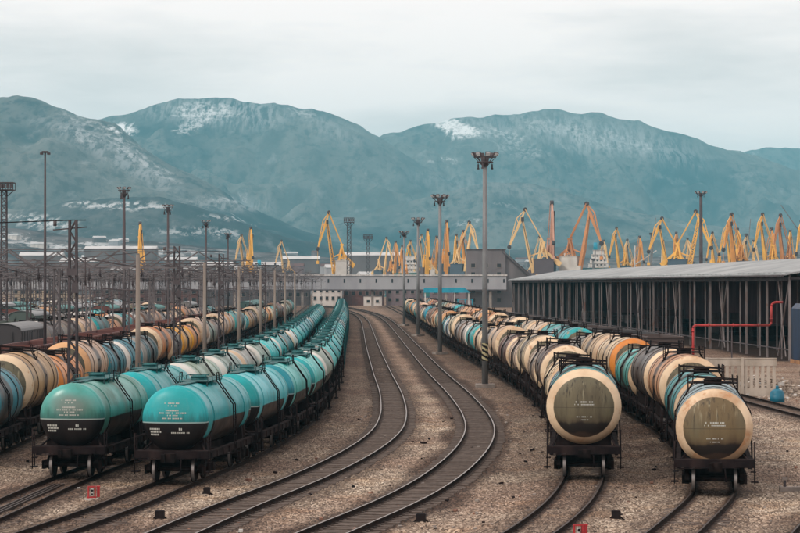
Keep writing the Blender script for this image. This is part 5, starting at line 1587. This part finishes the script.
# ------------------------------------------------------------------ harbour cranes
def crane_datas():
    d = {}
    m = MB()
    for sx in (-1, 1):
        for sy in (-1, 1):
            m.bar((sx * 5, sy * 5, 0), (sx * 2.6, sy * 2.6, 10.5), 1.1, 1.1, 0.9, 0.9)
        m.bar((sx * 5, -5, 1.2), (sx * 5, 5, 1.2), 0.9); m.bar((-3.7, sx * 3.7, 6), (3.7, sx * 3.7, 6), 0.7)
    m.box((0, 0, 11), (6.4, 6.4, 1.2)); m.tube((0, 0, 11.5), (0, 0, 12.8), 2.4, n=16)
    d['portal'] = m.data('portal', [M['obj']])
    m = MB(); m.box((3.2, 0, 17), (10.5, 5.2, 7.6)); m.box((3.2, 0, 20.95), (11.0, 5.6, 0.3)); m.box((-3.1, 2.0, 15.2), (2.0, 2.0, 2.6))
    m.box((5, 0, 21.8), (2.4, 2.4, 1.4))
    d['machine_house'] = m.data('machine_house', [M['objclean']])
    m = MB()
    for sy in (-1, 1):
        m.bar((-0.5, sy * 1.8, 17), (3.2, sy * 0.8, 29), 0.8); m.bar((6.0, sy * 1.8, 17), (3.2, sy * 0.8, 29), 0.7)
        m.bar((1.2, sy * 1.4, 22.5), (4.8, sy * 1.4, 22.0), 0.4); m.bar((0.2, sy * 1.6, 19.5), (4.4, sy * 1.3, 24.0), 0.35)
    m.box((3.2, 0, 29.2), (1.8, 2.4, 1.0))
    d['support_frame'] = m.data('support_frame', [M['obj']])
    m = MB(); m.bar((-2.6, 0, 14), (-5.0, 0, 24), 1.5, 2.6, 1.7, 2.9); m.bar((-5.0, 0, 24), (-8.6, 0, 42), 1.7, 2.9, 0.9, 1.4)
    for k in range(6): m.box((-3.2 - k * 0.9, 0, 17 + k * 4.2), (0.5, 2.5, 0.5))
    d['boom'] = m.data('boom', [M['obj']])
    m = MB()
    ch = lambda q, t_: ((-2.6 - 6.0 * t_) + q[0] * (2.6 - 1.4 * t_), q[1] * (1.5 - 0.9 * t_), 14 + 28 * t_)
    cs_ = [(-0.5, -0.5), (0.5, -0.5), (0.5, 0.5), (-0.5, 0.5)]
    for i in range(12):
        t0, t1 = i / 12, (i + 1) / 12
        for q in range(4):
            m.bar(ch(cs_[q], t0), ch(cs_[q], t1), 0.42, 0.55)
            m.bar(ch(cs_[q], t0), ch(cs_[(q + 1) % 4], t1), 0.26, 0.34)
            m.bar(ch(cs_[q], t1), ch(cs_[(q + 1) % 4], t1), 0.24, 0.3)
    d['lattice_boom'] = m.data('boom', [M['obj']])
    m = MB()
    m.bar((-8.6, 0, 42), (-15.6, 0, 27), 1.2, 1.7, 0.6, 0.8); m.bar((-8.6, 0, 42), (-6.9, 0, 46), 1.0, 1.0, 0.7, 0.7)
    m.bar((-6.9, 0, 46), (-11.6, 0, 41.5), 0.5); m.bar((-11.6, 0, 41.5), (-15.6, 0, 27.2), 0.5); m.bar((-11.6, 0, 41.5), (-10.3, 0, 38.4), 0.4); m.bar((-13.2, 0, 36), (-12.0, 0, 34.6), 0.4)
    m.tube((-15.6, 0, 27), (-15.6, 0, 20.5), 0.12, n=5); m.box((-15.6, 0, 20), (1.6, 1.2, 1.6))
    d['fly_jib'] = m.data('fly_jib', [M['obj']])
    m = MB(); m.tube((-15.6, -0.7, 27), (-15.6, 0.7, 27), 1.1, n=12); d['tip_sheave'] = m.data('sheave', [M['dark_steel']])
    m = MB(); m.tube((-6.9, -0.8, 46), (-6.9, 0.8, 46), 1.1, n=12); d['top_sheave'] = m.data('sheave', [M['dark_steel']])
    m = MB(); m.box((-8.4, -1.1, 41), (1.6, 0.5, 2.2)); m.bar((-8.4, -1.0, 40), (-3.5, -1.5, 19), 0.3, 0.3); d['ladder'] = m.data('ladder', [M['dark_steel']])
    m = MB()
    for sy in (-0.7, 0.7): m.bar((-6.9, sy, 46), (3.2, sy, 29.4), 0.38, 0.5)
    d['stay'] = m.data('stay', [M['obj']])
    m = MB(); m.bar((-4.4, 0, 22.5), (3.6, 0, 25.0), 0.6); m.bar((2.8, 0, 26.0), (10.5, 0, 19.5), 1.4, 1.2, 1.6, 1.8); m.box((11.0, 0, 19.0), (3.4, 3.4, 2.6), Matrix.Rotation(R(38), 3, 'Y'))
    d['counterweight_arm'] = m.data('counterweight_arm', [M['obj']])
    return d
CD = crane_datas()
for d_ in CD.values():
    for v_ in d_.vertices: v_.co.x *= 0.62
    d_.update()
CY = (0.88, 0.48, 0.08); CP = (0.80, 0.54, 0.24); CO = (0.74, 0.34, 0.08); CR = (0.58, 0.25, 0.09); CPK = (0.62, 0.34, 0.24)
CN = {CY: 'yellow', CP: 'pale yellow', CO: 'orange', CR: 'rust red', CPK: 'faded pink'}
# apex px x, apex px y, jib side (-1 left, +1 right), turn out of the picture plane, colour, depth, where
CR_LIST = [
 (140, 222, -1, 84, CY, 1150, 'alone above the gantries'),
 (241, 234, -1, 35, CP, 1300, 'nearest the white ship'),
 (251, 227, 1, 72, CY, 1250, 'crowding the pale crane by the white ship'),
 (281, 240, -1, 20, CP, 1500, 'apart from the others left of the long white roof'.replace('left of', 'beside')),
 (328, 211, -1, 12, CY, 1150, 'tall, beside the two lattice towers'),
 (387, 237, 1, 20, CP, 1400, 'just past the shorter lattice tower'),
 (402, 245, -1, 60, CO, 1350, 'behind the fourth floodlight mast'),
 (421, 234, -1, 10, CP, 1400, 'with jib reaching behind the third floodlight mast'),
 (428, 229, 1, 75, CY, 1300, 'end-on between third and second floodlight masts'),
 (447, 220, 1, 78, CO, 1250, 'end-on just past the second floodlight mast'),
 (456, 234, -1, 66, CY, 1350, 'squat, between second mast and the grey block'),
 (470, 221, 1, 25, CP, 1300, 'with jib dipping over the grey block roof'),
 (524, 208, -1, 0, CP, 1180, 'leaning over the outside stair of the grey block'),
 (552, 201, 1, 84, CPK, 1180, 'end-on, between the wide leaning crane and the rusty one'),
 (588, 202, 1, 28, CR, 1180, 'with white machine house above the shed roof end'),
 (616, 227, -1, 20, CY, 1450, 'beside the dark green ship hull'),
 (627, 239, -1, 40, CP, 1550, 'low behind the dark green ship hull'),
 (661, 217, -1, 5, CY, 1300, 'with long stay toward the dark mast'),
 (663, 240, -1, 68, CP, 1500, 'small and steep beneath the long-stayed crane'),
 (697, 210, 1, 15, CY, 1220, 'directly behind the dark mast'),
 (731, 213, -1, 40, CO, 1220, 'tallest just past the dark mast'),
 (727, 222, -1, 8, CY, 1300, 'whose jib hangs behind the tall orange crane'),
 (746, 235, -1, 20, CP, 1450, 'low, past the tall orange crane'),
 (762, 213, -1, 22, CY, 1250, 'near the shed roof high end, before two rusty booms'),
 (780, 214, -1, 30, CR, 1280, 'second last toward the shed roof high end'),
 (801, 220, -1, 45, CY, 1200, 'cut by the frame edge above the shed roof'),
 (396, 241, 1, 50, CO, 1550, 'low, between shorter lattice tower and fourth mast'),
 (410, 240, -1, 30, CY, 1500, 'low, between the fourth and third floodlight masts'),
 (437, 236, 1, 62, CO, 1500, 'low, just before the second floodlight mast'),
 (463, 230, -1, 48, CO, 1450, 'crossing the crane over the grey block roof'),
 (540, 236, 1, 40, CP, 1500, 'low, in the gap behind the wide leaning crane'),
 (604, 240, 1, 50, CP, 1500, 'low, just past the rust red crane'),
 (640, 236, 1, 60, CO, 1450, 'low, just before the thin grey derrick'),
 (676, 232, -1, 55, CO, 1450, 'low, before the crane behind the dark mast'),
 (688, 238, 1, 40, CP, 1550, 'lowest, under the crane behind the dark mast'),
 (712, 232, -1, 30, CY, 1450, 'low, just past the dark mast'),
 (738, 228, 1, 55, CY, 1400, 'steep, pressed against the tall orange crane'),
 (754, 240, 1, 35, CP, 1500, 'lowest, between tall orange and roof end cranes'),
 (772, 228, 1, 58, CO, 1400, 'steep, between the last rusty booms'),
 (790, 230, -1, 62, CY, 1400, 'steep, second from the frame edge'),
]
for k, (ax_, ay_, side, turn, colr, z, where) in enumerate(CR_LIST):
    X_, h_ = px(ax_, ay_, z)
    sc = (h_ + 0.5) / 46.8
    wide = {524: 1.5, 588: 1.4, 697: 1.5, 661: 1.45, 328: 1.1, 470: 1.2, 731: 1.2}.get(ax_, 1.0)
    a = R(turn)
    ang = a if side < 0 else math.pi - a
    apx = Vector((-4.7 * sc * wide * math.cos(ang), -4.7 * sc * wide * math.sin(ang)))
    root = empty('harbour_crane', (X_ - apx.x, z - apx.y, -0.5), ang)
    root.scale = (sc * wide, sc, sc)
    tag(root, f'{CN[colr]} harbour crane {where}', 'crane', 'harbour cranes beyond the yard')
    for nm, dd in CD.items():
        if nm == ('boom' if k % 3 == 1 else 'lattice_boom'): continue
        o = bpy.data.objects.new('sheave' if 'sheave' in nm else nm.replace('lattice_', ''), dd); COL.objects.link(o); o.parent = root
        c_ = colr
        if nm == 'portal': c_ = (0.03, 0.20, 0.20) if k % 2 else (0.04, 0.10, 0.16)
        if nm == 'machine_house': c_ = [(0.6, 0.58, 0.54), (0.10, 0.08, 0.09), (0.06, 0.10, 0.14)][0 if k in (4, 14, 7) else (k % 2 + 1)]
        o.color = (*c_, 1)
# thin grey derricks
for ax_, ay_, z, lab in [(651, 217, 1400, 'thin grey derrick beside the long-stayed yellow crane'), (593, 249, 1400, 'small pale derrick next to the rust red crane'), (746, 218, 1500, 'thin blue-grey derrick past the tall orange crane'), (781, 204, 1300, 'thin blue-grey derrick leaning above the last cranes')]:
    X_, h_ = px(ax_, ay_, z)
    root = empty('derrick', (X_, z, -0.5)); tag(root, lab, 'derrick', 'thin derricks among the cranes')
    m = MB(); m.bar((0, 0, 0), (0, 0, h_ * 0.8), 1.3, 1.3, 0.7, 0.7); m.build('mast', M['steel'], root)
    m = MB()
    m.bar((0, 0, h_ * 0.35), (0.06 * h_, 0, h_), 0.8, 0.8, 0.4, 0.4) if ay_ != 204 else m.bar((0.45 * h_, 0, h_ * 0.35), (0, 0, h_), 0.8, 0.8, 0.4, 0.4)
    m.build('boom', M['steel'], root)
    m = MB(); m.box((0, -0.6, h_ * 0.8), (2.0, 1.4, 1.2)); m.build('crosstrees', M['dark_steel'], root)

# ships
def ship(x, y, z, L_, hull, label, hh=6.0, sup=14.0, side=1):
    X_, _ = px(x, y, z)
    root = empty('cargo_ship', (X_, z, -1)); tag(root, label, 'ship', 'ships at the quay')
    m = MB()
    pts = [(-L_/2, 0.2), (-L_/2 - 1.5, hh), (L_/2 + 5, hh + 1.8), (L_/2 - 1, 0.2)]
    b = len(m.v)
    n = 5
    secs = [(-L_/2, 3.5, hh), (-L_/4, 6, hh), (0, 6.5, hh), (L_/4, 6, hh + 0.3), (L_/2 + 5, 0.4, hh + 2)]
    for X__, w, h in secs:
        m.v += [(X__ * side, -w * 0.75, 0.0), (X__ * side, -w, h), (X__ * side, w, h), (X__ * side, w * 0.75, 0.0)]
    for i in range(4):
        for k in range(4):
            kk = (k + 1) % 4
            m.face([b + i*4 + k, b + i*4 + kk, b + (i+1)*4 + kk, b + (i+1)*4 + k])
    m.face([b, b+1, b+2, b+3]); m.face([b+16, b+17, b+18, b+19])
    o = m.build('hull', M['obj'], root); o.color = (*hull, 1)
    m = MB()
    x0 = -side * L_ * 0.33
    tops = 0
    for k in range(4):
        w = 12 - k * 1.8
        m.box((x0, 0, hh + 1.5 + k * 2.8), (w, 9 - k, 2.6)); m.box((x0, 0, hh + 2.9 + k * 2.8), (w + 0.8, 9.6 - k, 0.2))
    m.build('superstructure', M['white'], root)
    for k in range(3):
        for j in range(4):
            w_ = MB(); w_.box((x0 - 3.6 + j * 2.4, -(9 - k) / 2 - 0.03, hh + 1.9 + k * 2.8), (1.0, 0.08, 0.8)); w_.build('window', M['glass_dark'], root)
    m = MB(); m.tube((x0 - side * 2, 0, hh + 11), (x0 - side * 2, 0, hh + 16), 1.4, 1.2, n=12); m.build('funnel', M['turq'], root)
    m = MB(); m.bar((side * L_ * 0.05, 0, hh), (side * L_ * 0.05, 0, hh + 14), 0.8); m.bar((side * L_ * 0.05, 0, hh + 2), (side * L_ * 0.28, 0, hh + 11), 0.6); m.build('derrick_boom', M['white'], root)
ship(222, 250, 1550, 70, (0.5, 0.5, 0.5), 'white ship with stepped superstructure beyond the gantries', 9, 14, -1)
ship(440, 262, 1500, 60, (0.03, 0.17, 0.15), 'green hulled ship with white superstructure above the gallery bridge', 16, 14, 1)
ship(630, 262, 1450, 60, (0.02, 0.09, 0.10), 'dark green hulled ship half hidden by the shed roof', 19, 14, 1)

# low far sheds and town houses on the foothill
M['townwall'] = worn('pale town wall', (0.15, 0.14, 0.145), (0.09, 0.085, 0.09), 0.05, 0.9)
M['townroof'] = worn('snow dusted roof', (0.50, 0.50, 0.50), (0.28, 0.27, 0.27), 0.03, 0.9)
rr = random.Random(21)
def zground(x, y):
    i = int(np.clip(np.searchsorted(my, y), 1, len(my) - 1)); j = int(np.clip((x + 3700) / 14.0, 0, len(mx) - 1))
    return float(min(MZ[i - 1, j], MZ[i, j]))
specs = [(120, 246, 2000, 62, 9), (372, 252, 1900, 46, 13), (300, 256, 2050, 34, 8), (40, 252, 1850, 34, 10), (212, 262, 1700, 30, 11), (180, 257, 2150, 30, 9), (77, 258, 1750, 26, 10), (262, 262, 1900, 30, 9)]
wl = ['long pale roofed warehouse behind the big lattice post', 'white roofed warehouse between big yellow crane and lattice towers', 'low warehouse behind the lone pale crane', 'grey warehouse behind the tall lattice tower',
      'warehouse just before the white ship', 'small warehouse past the single orange crane', 'low warehouse before the long pale roofed one', 'low warehouse behind the crane pair by the white ship']
for k, (x, y, z, w, h) in enumerate(specs):
    X_, ht = px(x, y, z)
    building('far_warehouse', X_ - w / 2, X_ + w / 2, z, 22, max(ht - 2.5, 5), M['townwall'], wl[k], 'warehouse', 1, 6, 2.4, 1.8, 3.0, 'pitch', (M['townroof'], 3.0), 'warehouses beyond the yard')
for k in range(64):
    y_ = rr.uniform(2450, 4300) if k % 3 else rr.uniform(1750, 2300)
    pxx = rr.uniform(0, 360) if k < 46 else rr.uniform(360, 800)
    X_ = (pxx - 400) * y_ / F
    g0 = zground(X_, y_) if y_ > 2340 else -1.0
    w, dpt, h = rr.uniform(8, 22), rr.uniform(9, 13), (rr.uniform(4, 11) if y_ > 2340 else rr.uniform(12, 26))
    root = empty('town_house', (X_, y_, g0 - 1.5), rr.uniform(-0.4, 0.4)); tag(root, ('small pale house high on the hazy foothill, among others alike' if y_ > 2340 else 'tall pale town block at the foot of the hills behind the yard'), 'house', 'town houses on the foothill')
    m = MB(); m.box((0, 0, (h + 1.5) / 2), (w, dpt, h + 1.5)); m.build('wall', rr.choice([M['townwall'], M['wall_white'], M['wall_mauve'], M['bridge']]), root)
    m = MB(); b = 0
    hh_ = h + 1.5
    m.v += [(-w/2-0.4, -dpt/2-0.4, hh_), (w/2+0.4, -dpt/2-0.4, hh_), (w/2+0.4, dpt/2+0.4, hh_), (-w/2-0.4, dpt/2+0.4, hh_), (-w/2-0.4, 0, hh_+2.6), (w/2+0.4, 0, hh_+2.6)]
    for q in ((0, 1, 5, 4), (2, 3, 4, 5), (0, 4, 3), (1, 2, 5)): m.face(q)
    m.build('roof', M['townroof'] if rr.random() < 0.7 else M['wall_brick'], root)

# ------------------------------------------------------------------ haze: one closed box of thin air round everything
hz = MB(); hz.box((0, 6900, 417), (26000, 15200, 846))
hm = bpy.data.materials.new('thin blue haze'); hm.use_nodes = True
nt = hm.node_tree; nt.nodes.clear()
ho = nt.nodes.new('ShaderNodeOutputMaterial'); pv = nt.nodes.new('ShaderNodeVolumePrincipled')
pv.inputs['Color'].default_value = (0.28, 0.76, 0.94, 1)
pv.inputs['Density'].default_value = 7.4e-5
pv.inputs['Anisotropy'].default_value = 0.0
nt.links.new(pv.outputs['Volume'], ho.inputs['Volume'])
o = hz.build('haze', hm); tag(o, kind='stuff')
